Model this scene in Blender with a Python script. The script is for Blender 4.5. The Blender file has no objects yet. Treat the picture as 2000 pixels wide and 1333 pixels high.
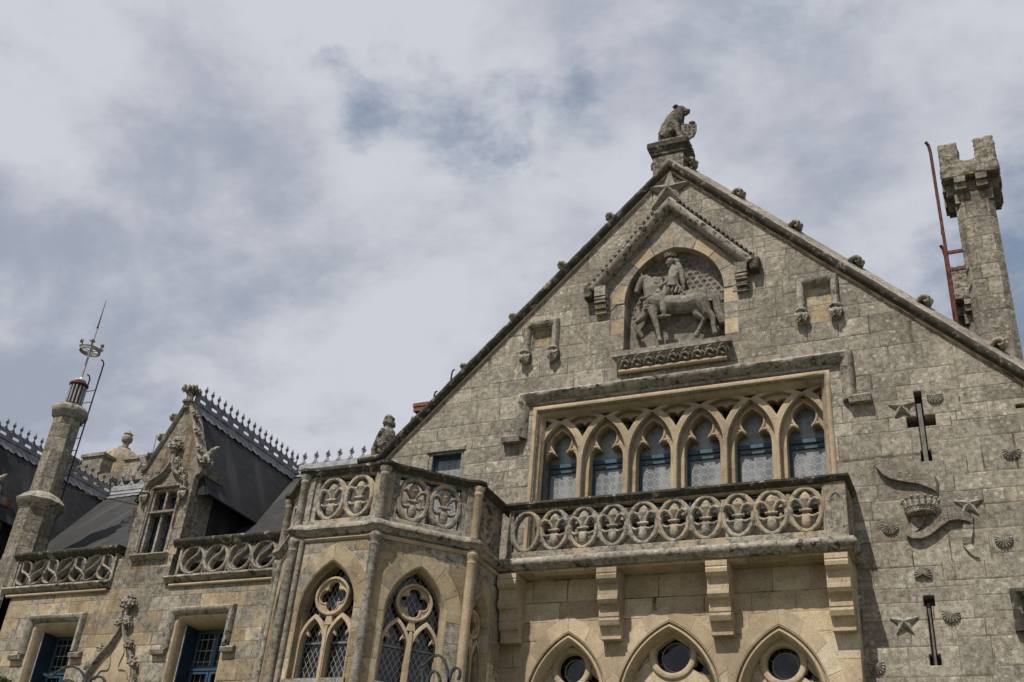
import bpy, bmesh, math, random
import numpy as np
from mathutils import Vector, Matrix
random.seed(7)
S = bpy.context.scene
col = S.collection
R_ = math.radians

# ---------------------------------------------------------------- camera, sky, sun, exposure
CAM = Vector((0, -20, 1.65))
CR = ((0.9108100, -0.1421741, -0.3875715), (0.4048832, 0.4909139, 0.7714098), (0.0805897, -0.8595290, 0.5046932))   # rows: world X, Y, Z in camera axes
FPX = 2097.8
cam = bpy.data.objects.new('camera', bpy.data.cameras.new('camera'))
col.objects.link(cam)
cam.data.sensor_width = 36; cam.data.lens = 36 * FPX / 2000
cam.data.clip_start = 0.1; cam.data.clip_end = 3000
m = Matrix(((CR[0][0], -CR[0][1], -CR[0][2], CAM.x), (CR[1][0], -CR[1][1], -CR[1][2], CAM.y), (CR[2][0], -CR[2][1], -CR[2][2], CAM.z), (0, 0, 0, 1)))
cam.matrix_world = m
S.camera = cam

SUN_TRAVEL = Vector((0.141, 0.51, -0.848)).normalized()
sun = bpy.data.objects.new('sun', bpy.data.lights.new('sun', 'SUN'))
sun.data.energy = 5.0; sun.data.angle = R_(0.53); sun.data.color = (1.0, 0.93, 0.82)
sun.rotation_euler = SUN_TRAVEL.to_track_quat('-Z', 'Y').to_euler()
col.objects.link(sun)
S.view_settings.view_transform = 'Standard'; S.view_settings.look = 'None'
S.view_settings.exposure = 0.0; S.view_settings.gamma = 1.0

# node helpers
class NT:
    def __init__(s, tree): s.t = tree; s.n = tree.nodes; s.l = tree.links
    def val(s, sock, v):
        if isinstance(v, bpy.types.NodeSocket): s.l.new(v, sock)
        elif v is not None:
            try: sock.default_value = v
            except Exception:
                sock.default_value = (v, v, v) if not hasattr(v, '__len__') else (tuple(v) + (1,))[:len(sock.default_value)]
    def m(s, op, a, b=None, c=None):
        n = s.n.new('ShaderNodeMath'); n.operation = op
        s.val(n.inputs[0], a); s.val(n.inputs[1], b); s.val(n.inputs[2], c); return n.outputs[0]
    def vm(s, op, a, b=None):
        n = s.n.new('ShaderNodeVectorMath'); n.operation = op
        s.val(n.inputs[0], a); s.val(n.inputs[1], b); return n.outputs[0]
    def sc(s, a, k):
        n = s.n.new('ShaderNodeVectorMath'); n.operation = 'SCALE'
        s.val(n.inputs[0], a); s.val(n.inputs['Scale'], k); return n.outputs[0]
    def xyz(s, x, y, z=0.0):
        n = s.n.new('ShaderNodeCombineXYZ'); s.val(n.inputs[0], x); s.val(n.inputs[1], y); s.val(n.inputs[2], z); return n.outputs[0]
    def sep(s, v):
        n = s.n.new('ShaderNodeSeparateXYZ'); s.val(n.inputs[0], v); return n.outputs
    def noise(s, vec, scale, detail=4, rough=0.55, lac=2.0, dist=0.0):
        n = s.n.new('ShaderNodeTexNoise'); s.val(n.inputs['Vector'], vec)
        n.inputs['Scale'].default_value = scale; n.inputs['Detail'].default_value = detail
        n.inputs['Roughness'].default_value = rough; n.inputs['Lacunarity'].default_value = lac
        n.inputs['Distortion'].default_value = dist; return n.outputs[0]
    def white(s, vec):
        n = s.n.new('ShaderNodeTexWhiteNoise'); n.noise_dimensions = '3D'; s.val(n.inputs['Vector'], vec); return n.outputs[0]
    def vor(s, vec, scale, feat='F1', out='Distance', rnd=1.0):
        n = s.n.new('ShaderNodeTexVoronoi'); n.feature = feat; s.val(n.inputs['Vector'], vec)
        n.inputs['Scale'].default_value = scale; n.inputs['Randomness'].default_value = rnd; return n.outputs[out]
    def ss(s, v, a, b, lo=0.0, hi=1.0):
        n = s.n.new('ShaderNodeMapRange'); n.interpolation_type = 'SMOOTHSTEP'; n.clamp = True
        s.val(n.inputs[0], v)
        for i, k in enumerate((a, b, lo, hi)): s.val(n.inputs[i + 1], k)
        return n.outputs[0]
    def mix(s, f, a, b, mode='MIX'):
        n = s.n.new('ShaderNodeMix'); n.data_type = 'RGBA'; n.blend_type = mode; n.clamp_factor = True
        s.val(n.inputs[0], f)
        for i, k in ((6, a), (7, b)):
            if isinstance(k, bpy.types.NodeSocket): s.l.new(k, n.inputs[i])
            else: n.inputs[i].default_value = tuple(k)[:3] + (1,)
        return n.outputs[2]
    def hsv(s, c, v):
        n = s.n.new('ShaderNodeHueSaturation'); s.val(n.inputs['Color'], c); s.val(n.inputs['Value'], v); return n.outputs[0]

w = bpy.data.worlds.new('World'); S.world = w; w.use_nodes = True
t = NT(w.node_tree); t.n.clear()
out = t.n.new('ShaderNodeOutputWorld'); bg = t.n.new('ShaderNodeBackground'); t.l.new(bg.outputs[0], out.inputs[0])
bg.inputs[1].default_value = 0.1
sky = t.n.new('ShaderNodeTexSky'); sky.sky_type = 'NISHITA'; sky.sun_disc = False
sky.sun_elevation = R_(58.0); sky.sun_rotation = math.atan2(-SUN_TRAVEL.x, -SUN_TRAVEL.y)
tc = t.n.new('ShaderNodeTexCoord'); d = t.sep(tc.outputs['Generated'])
dz = t.m('ADD', t.m('MAXIMUM', d[2], 0.0), 0.35)
P = t.xyz(t.m('DIVIDE', d[0], dz), t.m('DIVIDE', d[1], dz), 0.0)
P = t.vm('ADD', P, (3.17, 1.9, 0.4))
P = t.vm('MULTIPLY', P, (1.0, 1.2, 1.0))
big = t.noise(P, 1.5, 3, 0.5)
med = t.noise(t.vm('ADD', P, (7.3, 2.2, 1)), 3.8, 10, 0.62, dist=0.25)
fine = t.noise(t.vm('ADD', P, (1.3, 5.2, 3)), 9.0, 10, 0.66, dist=0.3)
cov = t.m('ADD', t.m('MULTIPLY', big, 0.34), t.m('ADD', t.m('MULTIPLY', med, 0.44), t.m('MULTIPLY', fine, 0.22)))
# two openings of blue, by direction of view (unit vectors set from the photograph's sky)
def vdir(px, py):
    v = ((px - 1000) / FPX, (py - 666.5) / FPX, 1.0)
    return Vector((sum(CR[0][i] * v[i] for i in range(3)), sum(CR[1][i] * v[i] for i in range(3)), sum(CR[2][i] * v[i] for i in range(3)))).normalized()
DV = t.n.new('ShaderNodeTexNoise'); t.l.new(tc.outputs['Generated'], DV.inputs['Vector']); DV.inputs['Scale'].default_value = 5.0; DV.inputs['Detail'].default_value = 6; DV.inputs['Roughness'].default_value = 0.6
DDIR = t.vm('NORMALIZE', t.vm('ADD', tc.outputs['Generated'], t.sc(t.vm('SUBTRACT', DV.outputs['Color'], (0.5, 0.5, 0.5)), 0.30)))
def spot(px, py, r0, r1):
    n = t.n.new('ShaderNodeVectorMath'); n.operation = 'DOT_PRODUCT'
    t.l.new(DDIR, n.inputs[0]); n.inputs[1].default_value = vdir(px, py)
    return t.ss(n.outputs['Value'], math.cos(r1), math.cos(r0))
hole = t.m('MULTIPLY', spot(830, 225, 0.0, 0.10), 0.085)
for a in ((690, 200, 0.0, 0.07, 0.06), (930, 180, 0, 0.07, 0.035), (1110, 240, 0, 0.05, 0.05), (1450, 60, 0, 0.10, 0.06), (430, 60, 0, 0.08, 0.05), (1985, 430, 0, 0.12, 0.05), (1180, 110, 0, 0.07, 0.04)):
    hole = t.m('ADD', hole, t.m('MULTIPLY', spot(*a[:4]), a[4]))
cov = t.m('SUBTRACT', cov, hole)
mask = t.ss(cov, 0.29, 0.475)
shade = t.m('ADD', t.m('MULTIPLY', t.noise(t.vm('ADD', P, (11.3, 8.2, 2)), 3.2, 9, 0.6, dist=0.2), 0.62), t.m('ADD', t.m('MULTIPLY', t.noise(t.vm('ADD', P, (4.3, 1.2, 6)), 6.0, 8, 0.58, dist=0.2), 0.28), t.m('MULTIPLY', fine, 0.10)))
glow = t.m('ADD', t.m('MULTIPLY', spot(350, 230, 0, 0.42), 0.35), t.m('MULTIPLY', spot(950, 330, 0, 0.22), 0.22))
glow = t.m('SUBTRACT', glow, t.m('MULTIPLY', spot(250, 560, 0, 0.22), 0.25))
shade = t.m('ADD', shade, t.m('MULTIPLY', glow, 0.22))
cc = t.mix(t.ss(shade, 0.42, 0.63), (3.45, 3.8, 4.65), (6.0, 6.2, 6.75))
blue = t.mix(0.55, t.mix(1.0, sky.outputs[0], (0.85, 0.85, 0.85), 'MULTIPLY'), (2.4, 3.2, 4.5))
t.l.new(t.mix(mask, blue, cc), bg.inputs[0])

# ---------------------------------------------------------------- materials
def newmat(name):
    mt = bpy.data.materials.new(name); mt.use_nodes = True
    t = NT(mt.node_tree); b = t.n['Principled BSDF']; b.inputs['Roughness'].default_value = 0.9
    b.inputs['Specular IOR Level'].default_value = 0.25
    return mt, t, b
def simple(name, c, rough=0.6, metal=0.0, spec=0.4, var=0.25, scale=8.0, bump=0.0):
    mt, t, b = newmat(name)
    tc = t.n.new('ShaderNodeTexCoord').outputs['Object']
    n = t.noise(tc, scale, 6, 0.6)
    t.l.new(t.mix(t.ss(n, 0.35, 0.65), [x * (1 - var) for x in c], [x * (1 + var) for x in c]), b.inputs['Base Color'])
    b.inputs['Roughness'].default_value = rough; b.inputs['Metallic'].default_value = metal
    b.inputs['Specular IOR Level'].default_value = spec
    if bump:
        bp = t.n.new('ShaderNodeBump'); bp.inputs['Strength'].default_value = 0.6; bp.inputs['Distance'].default_value = bump
        t.l.new(t.noise(tc, scale * 5, 5, 0.6), bp.inputs['Height']); t.l.new(bp.outputs[0], b.inputs['Normal'])
    return mt

TAN = (0.43, 0.352, 0.245); TAN2 = (0.36, 0.285, 0.19); PALE = (0.50, 0.43, 0.325)
GREY = (0.325, 0.304, 0.272); DARK = (0.07, 0.064, 0.052); WHITE = (0.58, 0.56, 0.49)
def stone(name, lichen=0.6, dark=0.3, white=0.3, joints=True, h=0.42, wd=0.75, orange=0.02, seed=0.0, island=False, bumpd=0.012, tan=TAN, crust=0.0, tone=1.0, rust=0.0, calm=0.0, jog=False):
    """lichen: share of grey lichen over the tan stone; dark / white: speckle amounts; crust: black weather crust"""
    mt, t, b = newmat(name)
    tcn = t.n.new('ShaderNodeTexCoord')
    uv = tcn.outputs['UV']; ob = t.n.new('ShaderNodeNewGeometry').outputs['Position']
    ob = t.vm('ADD', ob, (seed, seed * 1.7, seed * 0.6))
    if joints:
        s = t.sep(uv)
        wob = t.m('MULTIPLY', t.m('SUBTRACT', t.noise(uv, 7.0, 3, 0.6), 0.5), 0.022)
        v1 = t.m('ADD', t.m('ADD', s[1], t.m('MULTIPLY', t.noise(t.xyz(0.0, s[1], seed), 0.75, 2, 0.5), 1.1)), wob)
        if jog:      # courses step up or down every few metres
            r0 = t.m('FLOOR', t.m('DIVIDE', s[1], h)); bu = t.m('DIVIDE', t.m('ADD', s[0], t.m('MULTIPLY', t.white(t.xyz(r0, 4.0, seed)), 1.4)), 3.1)
            v1 = t.m('ADD', v1, t.m('MULTIPLY', t.white(t.xyz(t.m('FLOOR', bu), 2.0, seed)), 0.26)); fb = t.m('FRACT', bu)
            db = t.m('MULTIPLY', t.m('MINIMUM', fb, t.m('SUBTRACT', 1.0, fb)), 3.1)
        vv = t.m('DIVIDE', v1, h); row = t.m('FLOOR', vv); fv = t.m('FRACT', vv)
        rr = t.white(t.xyz(row, seed, 1.0))
        u1 = t.m('ADD', t.m('ADD', s[0], t.m('MULTIPLY', rr, 5.0)), wob)
        nu = t.noise(t.xyz(t.m('MULTIPLY', u1, 1.3), t.m('MULTIPLY', row, 3.7), seed), 1.0, 1, 0.5)
        uu = t.m('ADD', t.m('DIVIDE', u1, wd), t.m('MULTIPLY', nu, 1.1))
        cl = t.m('FLOOR', uu); fu = t.m('FRACT', uu)
        du = t.m('MULTIPLY', t.m('MINIMUM', fu, t.m('SUBTRACT', 1.0, fu)), wd)
        dv = t.m('MULTIPLY', t.m('MINIMUM', fv, t.m('SUBTRACT', 1.0, fv)), h)
        dd = t.m('MINIMUM', du, dv)
        if jog: dd = t.m('MINIMUM', dd, db)
        jn = t.ss(t.m('ADD', dd, t.m('MULTIPLY', t.m('SUBTRACT', t.noise(uv, 9.0, 3, 0.6), 0.5), 0.02)), 0.004, 0.014)               # 0 in the joint
        edge = t.ss(dd, 0.0, 0.035)
        jr = t.noise(uv, 1.7, 3, 0.5)
        idv = t.white(t.xyz(cl, row, seed)); idw = t.white(t.xyz(cl, row, seed + 5.5))
    elif island:
        g = t.n.new('ShaderNodeNewGeometry'); idv = g.outputs['Random Per Island']
        idw = t.white(t.xyz(idv, 3.0, 2.0)); jn = None
    else:
        idv = t.noise(ob, 0.9, 1, 0.5); idw = 0.5; jn = None
    n1 = t.noise(ob, 0.8, 5, 0.6); n2 = t.noise(ob, 3.2, 9, 0.68); n3 = t.noise(ob, 11.0, 9, 0.74)
    n4 = t.noise(t.vm('ADD', ob, (9.1, 3, 4)), 42.0, 4, 0.7); n5 = t.noise(t.vm('ADD', ob, (2.1, 7, 14)), 6.0, 10, 0.78)
    so = t.sep(ob); streak = t.noise(t.xyz(t.m('MULTIPLY', so[0], 4.2), t.m('MULTIPLY', so[1], 4.2), t.m('MULTIPLY', so[2], 0.35)), 1.0, 5, 0.62)
    base = t.mix(idv, tan, TAN2 if lichen > 0.2 else [x * 0.84 for x in tan])
    base = t.mix(t.ss(idw, 0.72, 1.0), base, PALE)
    base = t.mix(t.ss(n2, 0.38, 0.68), base, t.mix(1.0, base, [1 - (1 - x) * (1 - calm) for x in (0.70, 0.67, 0.62)], 'MULTIPLY'))
    base = t.mix(t.ss(n5, 0.50, 0.34), base, t.mix(1.0, base, (1.18, 1.18, 1.18), 'MULTIPLY'))
    lv = t.m('ADD', t.m('ADD', t.m('MULTIPLY', n1, 0.8), t.m('MULTIPLY', n2, 0.55)), t.m('ADD', t.m('MULTIPLY', n3, 0.40), t.m('MULTIPLY', idv, 0.40)))
    th = 1.60 - lichen * 1.20
    lm = t.ss(lv, th - 0.08, th + 0.10)
    grey = t.mix(t.ss(n5, 0.38, 0.62), [x * 1.35 for x in GREY], [x * 0.68 for x in GREY])
    grey = t.mix(t.ss(n3, 0.42, 0.62), grey, t.mix(1.0, grey, (0.70, 0.70, 0.68), 'MULTIPLY'))
    c = t.mix(t.m('MULTIPLY', lm, 0.90), base, grey)
    sp = t.m('ADD', t.m('MULTIPLY', n3, 0.55), t.m('MULTIPLY', n4, 0.45))
    dm = t.ss(t.m('ADD', sp, t.m('MULTIPLY', t.m('SUBTRACT', n2, 0.5), 0.5)), 0.585 - 0.10 * dark, 0.66 - 0.10 * dark)
    c = t.mix(t.m('MULTIPLY', dm, 0.35 + 0.40 * dark), c, DARK)
    c = t.mix(1.0, c, t.mix(t.ss(t.noise(t.vm('ADD', ob, (31, 2, 8)), 0.55, 5, 0.6), 0.40, 0.62), (1.10, 1.10, 1.08), (0.80, 0.79, 0.77)), 'MULTIPLY')
    c = t.mix(t.m('MULTIPLY', t.ss(streak, 0.56, 0.72), 0.12 + 0.38 * dark), c, (0.075, 0.065, 0.050))
    vr = t.vor(t.vm('ADD', ob, t.sc(t.xyz(n3, n4, n2), 0.08)), 7.5)
    wm = t.m('MULTIPLY', t.ss(vr, 0.33, 0.22), t.ss(t.noise(t.vm('ADD', ob, (3, 8, 1)), 2.2, 4, 0.6), 0.62 - 0.18 * white, 0.70 - 0.18 * white))
    wm = t.m('MAXIMUM', wm, t.ss(t.m('ADD', sp, t.m('MULTIPLY', t.m('SUBTRACT', 0.5, n5), 0.45)), 0.435, 0.37))
    c = t.mix(t.m('MULTIPLY', wm, 0.20 + 0.55 * white), c, WHITE)
    c = t.mix(1.0, c, t.mix(t.ss(n4, 0.32, 0.68), (1.16, 1.16, 1.16), (0.80, 0.80, 0.80)), 'MULTIPLY')
    if crust:
        cm = t.ss(t.m('ADD', t.m('MULTIPLY', n2, 0.5), t.m('ADD', t.m('MULTIPLY', n3, 0.3), t.m('MULTIPLY', n5, 0.2))), 0.64 - 0.26 * crust, 0.70 - 0.26 * crust)
        c = t.mix(t.m('MULTIPLY', cm, 0.88), c, (0.040, 0.036, 0.028))
        c = t.mix(t.ss(t.m('ADD', t.m('MULTIPLY', n4, 0.4), t.m('MULTIPLY', t.m('SUBTRACT', 1.0, n5), 0.6)), 0.56, 0.61), c, (0.36, 0.34, 0.28))
    if orange:
        on = t.noise(t.vm('ADD', ob, (21.0, 4, 7)), 1.6, 7, 0.7)
        c = t.mix(t.m('MULTIPLY', t.ss(on, 0.74 - orange, 0.78 - orange), 0.8), c, (0.42, 0.17, 0.04))
    if rust:
        rn = t.noise(t.xyz(t.m('MULTIPLY', so[0], 3.1), t.m('MULTIPLY', so[1], 3.1), t.m('ADD', t.m('MULTIPLY', so[2], 0.22), 9.0)), 1.0, 4, 0.6)
        c = t.mix(t.m('MULTIPLY', t.ss(rn, 0.60, 0.68), rust), c, (0.17, 0.075, 0.03))
    tone *= 0.85
    if tone != 1.0: c = t.mix(1.0, c, (tone, tone, tone), 'MULTIPLY')
    bh = t.m('ADD', t.m('MULTIPLY', n3, 0.8), t.m('ADD', t.m('MULTIPLY', n4, 0.45), t.m('MULTIPLY', n2, 0.9)))
    if jn is not None:
        jc = t.mix(t.ss(jr, 0.40, 0.62), (0.075, 0.06, 0.042), (0.22, 0.17, 0.115))
        jc = t.mix(t.m('MULTIPLY', t.ss(jr, 0.62, 0.72), 0.6), jc, (0.33, 0.31, 0.25))
        c = t.mix(1.0, c, t.mix(idw, (0.80, 0.79, 0.78), (1.18, 1.17, 1.13)), 'MULTIPLY')
        c = t.mix(t.m('MULTIPLY', t.m('SUBTRACT', 1.0, jn), t.ss(t.noise(uv, 1.3, 4, 0.65), 0.36, 0.56, 0.30, 1.0)), c, jc)
        bh = t.m('ADD', bh, t.m('MULTIPLY', edge, 0.38)); bh = t.m('ADD', bh, t.m('MULTIPLY', idw, 0.30))
    elif island:
        c = t.mix(1.0, c, t.mix(idw, (0.78, 0.77, 0.75), (1.18, 1.18, 1.18)), 'MULTIPLY')
    t.l.new(c, b.inputs['Base Color'])
    bp = t.n.new('ShaderNodeBump'); bp.inputs['Strength'].default_value = 0.75; bp.inputs['Distance'].default_value = bumpd
    t.l.new(bh, bp.inputs['Height']); t.l.new(bp.outputs[0], b.inputs['Normal'])
    b.inputs['Roughness'].default_value = 0.95; b.inputs['Specular IOR Level'].default_value = 0.15
    return mt

M = {}
M['gable'] = stone('lichened granite ashlar', 0.74, 0.42, 0.75, h=0.41, wd=0.66, bumpd=0.016, jog=True, tone=1.02)
TL = (0.53, 0.43, 0.31)
M['tanwall'] = stone('tan sandstone ashlar', 0.08, 0.14, 0.05, h=0.46, wd=0.95, seed=3.3, bumpd=0.007, tan=TL, calm=.5)
M['wing'] = stone('mixed ashlar', 0.48, 0.36, 0.35, h=0.42, wd=0.68, seed=7.1, orange=0.0, rust=.35)
M['bay'] = stone('bay ashlar', 0.40, 0.5, 0.25, h=0.62, wd=1.1, seed=12.4, bumpd=0.008)
M['dormer'] = stone('dormer ashlar', 0.66, 0.75, 0.45, h=0.4, wd=0.6, seed=4.4, orange=0.04, rust=.7, tone=.88)
M['chimney'] = stone('chimney ashlar', 0.70, 0.55, 0.7, h=0.42, wd=0.45, seed=8.8, bumpd=0.02, tone=.85)
M['tan'] = stone('tan carved stone', 0.16, 0.1, 0.08, joints=False, seed=1.2, orange=0.0, tan=TL, calm=.3)
M['tanvous'] = stone('tan arch blocks', 0.06, 0.0, 0.05, tan=TL, calm=.5, joints=False, island=True, seed=5.2, orange=0.0, bumpd=0.006)
M['mixvous'] = stone('weathered arch blocks', 0.35, 0.3, 0.2, joints=False, island=True, seed=6.2, orange=0.0, bumpd=0.008)
M['trim'] = stone('weathered carved stone', 0.58, 0.7, 0.4, joints=False, seed=2.2, orange=0.0)
M['parapet'] = stone('lichened beige parapet stone', 0.50, 0.65, 0.5, joints=False, seed=23.0, orange=0.0, tan=(0.46, 0.395, 0.30), tone=1.02)
M['nichestone'] = stone('weathered niche blocks', 0.42, 0.2, 0.3, joints=False, island=True, seed=27.0, orange=0.03, tan=TL, calm=.3)
M['greytrim'] = stone('grey carved stone', 0.85, 0.5, 0.4, joints=False, seed=9.2, orange=0.0)
M['crust'] = stone('black crusted coping stone', 0.8, 0.5, 0.4, joints=False, seed=15.0, crust=0.9, bumpd=0.02)
M['crust2'] = stone('patchy crusted stone', 0.6, 0.4, 0.5, joints=False, seed=17.0, crust=0.45, bumpd=0.018)
M['relief'] = stone('grey relief stone', 0.95, 0.15, 0.05, joints=False, seed=19.0, orange=0.06, bumpd=0.004, tan=(0.33, 0.3, 0.24), tone=.76)
M['statue'] = stone('dark weathered statue stone', 0.95, 1.0, 0.3, joints=False, seed=31.0, orange=0.03, bumpd=0.01, tone=.72)
M['slate'] = simple('slate roof', (0.017, 0.018, 0.020), 0.8, 0, 0.25, 0.25, 2.0)
M['lead'] = simple('lead ridge', (0.16, 0.165, 0.175), 0.6, 0.1, 0.4, 0.3, 5.0)
M['zinc'] = simple('weathered zinc', (0.30, 0.31, 0.33), 0.55, 0.2, 0.4, 0.15, 6.0)
M['palezinc'] = simple('pale weathered zinc', (0.30, 0.31, 0.325), 0.65, 0.1, 0.3, 0.2, 6.0)
M['whitezinc'] = simple('pale zinc', (0.60, 0.61, 0.62), 0.5, 0.1, 0.4, 0.12, 6.0)
M['rust'] = simple('rusty iron', (0.105, 0.035, 0.022), 0.8, 0.0, 0.3, 0.5, 14.0, 0.003)
M['darkrust'] = simple('dark rusty iron', (0.030, 0.011, 0.009), 0.75, 0.0, 0.3, 0.5, 14.0)
M['bluepaint'] = simple('blue painted wood', (0.028, 0.068, 0.11), 0.5, 0, 0.4, 0.2, 9.0)
M['darkblue'] = simple('dark blue painted wood', (0.014, 0.035, 0.065), 0.5, 0, 0.4, 0.2, 6.0)
M['iron'] = simple('weathered painted iron', (0.035, 0.045, 0.047), 0.5, 0.3, 0.5, 0.6, 30.0, 0.002)
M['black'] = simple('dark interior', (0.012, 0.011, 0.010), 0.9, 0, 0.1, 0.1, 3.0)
M['gravel'] = simple('gravel and grass', (0.13, 0.13, 0.085), 0.95, 0, 0.1, 0.15, 3.0)
M['leaf'] = simple('dark green leaves', (0.035, 0.06, 0.018), 0.7, 0, 0.3, 0.5, 30.0)
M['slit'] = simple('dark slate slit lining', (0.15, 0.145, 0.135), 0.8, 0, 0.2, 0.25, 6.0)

def slatemat():
    mt, t, b = newmat('slate roof courses'); uv = t.n.new('ShaderNodeTexCoord').outputs['UV']
    n = t.n.new('ShaderNodeTexBrick'); t.l.new(uv, n.inputs['Vector']); n.inputs['Scale'].default_value = 1.0
    n.inputs['Brick Width'].default_value = 0.22; n.inputs['Row Height'].default_value = 0.095; n.inputs['Mortar Size'].default_value = 0.004
    n.inputs['Color1'].default_value = (0.024, 0.025, 0.028, 1); n.inputs['Color2'].default_value = (0.013, 0.0135, 0.015, 1); n.inputs['Mortar'].default_value = (0.006, 0.006, 0.007, 1)
    s = t.sep(uv); st = t.noise(t.xyz(t.m('MULTIPLY', s[0], 1.6), t.m('MULTIPLY', s[1], 0.25)), 1.0, 5, 0.6)
    t.l.new(t.mix(t.ss(st, 0.48, 0.68), n.outputs[0], (0.040, 0.041, 0.042)), b.inputs['Base Color'])
    b.inputs['Roughness'].default_value = 0.7; b.inputs['Specular IOR Level'].default_value = 0.3
    bp = t.n.new('ShaderNodeBump'); bp.inputs['Strength'].default_value = 0.5; bp.inputs['Distance'].default_value = 0.01; t.l.new(n.outputs[0], bp.inputs['Height']); t.l.new(bp.outputs[0], b.inputs['Normal']); return mt
def brickmat():
    mt, t, b = newmat('red brick'); uv = t.n.new('ShaderNodeTexCoord').outputs['UV']
    n = t.n.new('ShaderNodeTexBrick'); t.l.new(uv, n.inputs['Vector']); n.inputs['Scale'].default_value = 1.0
    n.inputs['Brick Width'].default_value = 0.22; n.inputs['Row Height'].default_value = 0.07; n.inputs['Mortar Size'].default_value = 0.008
    n.inputs['Color1'].default_value = (0.20, 0.06, 0.04, 1); n.inputs['Color2'].default_value = (0.11, 0.035, 0.028, 1); n.inputs['Mortar'].default_value = (0.16, 0.12, 0.09, 1)
    sp = t.noise(uv, 22.0, 4, 0.6)
    t.l.new(t.mix(t.ss(sp, 0.63, 0.67), n.outputs[0], (0.5, 0.45, 0.38)), b.inputs['Base Color']); return mt
M['brick'] = brickmat(); M['slate'] = slatemat()

def glassmat(name, kind):
    mt, t, b = newmat(name); uv = t.n.new('ShaderNodeTexCoord').outputs['UV']; s = t.sep(uv)
    u, v = s[0], s[1]
    def grid(a, p, wd):
        f = t.m('FRACT', t.m('DIVIDE', a, p)); dist = t.m('MULTIPLY', t.m('MINIMUM', f, t.m('SUBTRACT', 1.0, f)), p)
        return t.ss(dist, wd, wd * 0.5)
    if kind == 'diamond':
        a = t.m('ADD', t.m('MULTIPLY', u, 1.75), v); c = t.m('SUBTRACT', t.m('MULTIPLY', u, 1.75), v)
        ln = t.m('MAXIMUM', grid(a, 0.19, 0.0095), grid(c, 0.19, 0.0095))
        base = t.mix(t.ss(t.noise(uv, 3.0, 4, 0.6), 0.5, 0.75), (0.006, 0.006, 0.006), (0.03, 0.03, 0.028)); lead = (0.34, 0.34, 0.33); rough = 0.06
    elif kind == 'square':
        ln = t.m('MAXIMUM', grid(u, 0.165, 0.0075), grid(v, 0.26, 0.0085))
        base = t.mix(t.ss(t.noise(uv, 2.0, 4, 0.6), 0.45, 0.75), (0.006, 0.007, 0.008), (0.025, 0.03, 0.03)); lead = (0.36, 0.38, 0.36); rough = 0.06
    elif kind == 'pale':      # dusty translucent glazing with octagon-and-square leading
        p = 0.17
        fu = t.m('SUBTRACT', t.m('FRACT', t.m('DIVIDE', u, p)), 0.5); fv = t.m('SUBTRACT', t.m('FRACT', t.m('DIVIDE', v, p)), 0.5)
        au = t.m('ABSOLUTE', fu); av = t.m('ABSOLUTE', fv); sm = t.m('ADD', au, av)
        dia = t.ss(t.m('ABSOLUTE', t.m('SUBTRACT', sm, 0.70)), 0.035, 0.015)
        st = t.m('MULTIPLY', t.ss(t.m('SUBTRACT', 0.5, t.m('MAXIMUM', au, av)), 0.028, 0.012), t.ss(sm, 0.72, 0.69))
        ln = t.m('MAXIMUM', dia, st)
        base = t.mix(t.ss(t.noise(t.xyz(t.m('MULTIPLY', u, 2.2), t.m('MULTIPLY', v, .7)), 1.6, 5, 0.6), 0.38, 0.62), (0.13, 0.14, 0.15), (0.25, 0.26, 0.27)); lead = (0.42, 0.43, 0.44); rough = 0.3
    else:                     # dark stained glass
        base = t.mix(t.ss(t.noise(uv, 3.5, 3, 0.5), 0.45, 0.7), (0.008, 0.008, 0.010), (0.05, 0.045, 0.06)); ln = 0.0; lead = (0.1, 0.1, 0.1); rough = 0.08
    t.l.new(t.mix(ln, base, lead), b.inputs['Base Color']) 
    b.inputs['Roughness'].default_value = rough; b.inputs['Specular IOR Level'].default_value = 0.5
    if kind in ('pale', 'diamond', 'square'):
        wav = t.noise(uv, 9.0, 3, 0.5)
        bp = t.n.new('ShaderNodeBump'); bp.inputs['Strength'].default_value = 0.25; bp.inputs['Distance'].default_value = 0.01
        t.l.new(t.m('ADD', wav, t.m('MULTIPLY', ln, 0.4)), bp.inputs['Height']); t.l.new(bp.outputs[0], b.inputs['Normal'])
    return mt
for k in ('diamond', 'square', 'pale', 'stained'): M['glass_' + k] = glassmat(k + ' glass', k)

# ---------------------------------------------------------------- mesh helpers
ZV = Vector((0, 0, 1))
class Fr:
    """a vertical plane: u runs along t, v is height, w stands out along the normal n"""
    def __init__(s, o, t): s.o = Vector(o); s.t = Vector(t).normalized(); s.n = s.t.cross(ZV)
    def P(s, u, v, w=0.0): return s.o + s.t * u + ZV * v + s.n * w
    def px(s, x, y, w=0.0):
        c = ((x - 1000) / FPX, (y - 666.5) / FPX, 1.0)
        r = Vector([sum(CR[k][i] * c[i] for i in range(3)) for k in range(3)])
        k = (s.o + s.n * w - CAM).dot(s.n) / r.dot(s.n); p = CAM + r * k
        return (p - s.o).dot(s.t), p.z
FG = Fr((0, 0, 0), (1, 0, 0))

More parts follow.
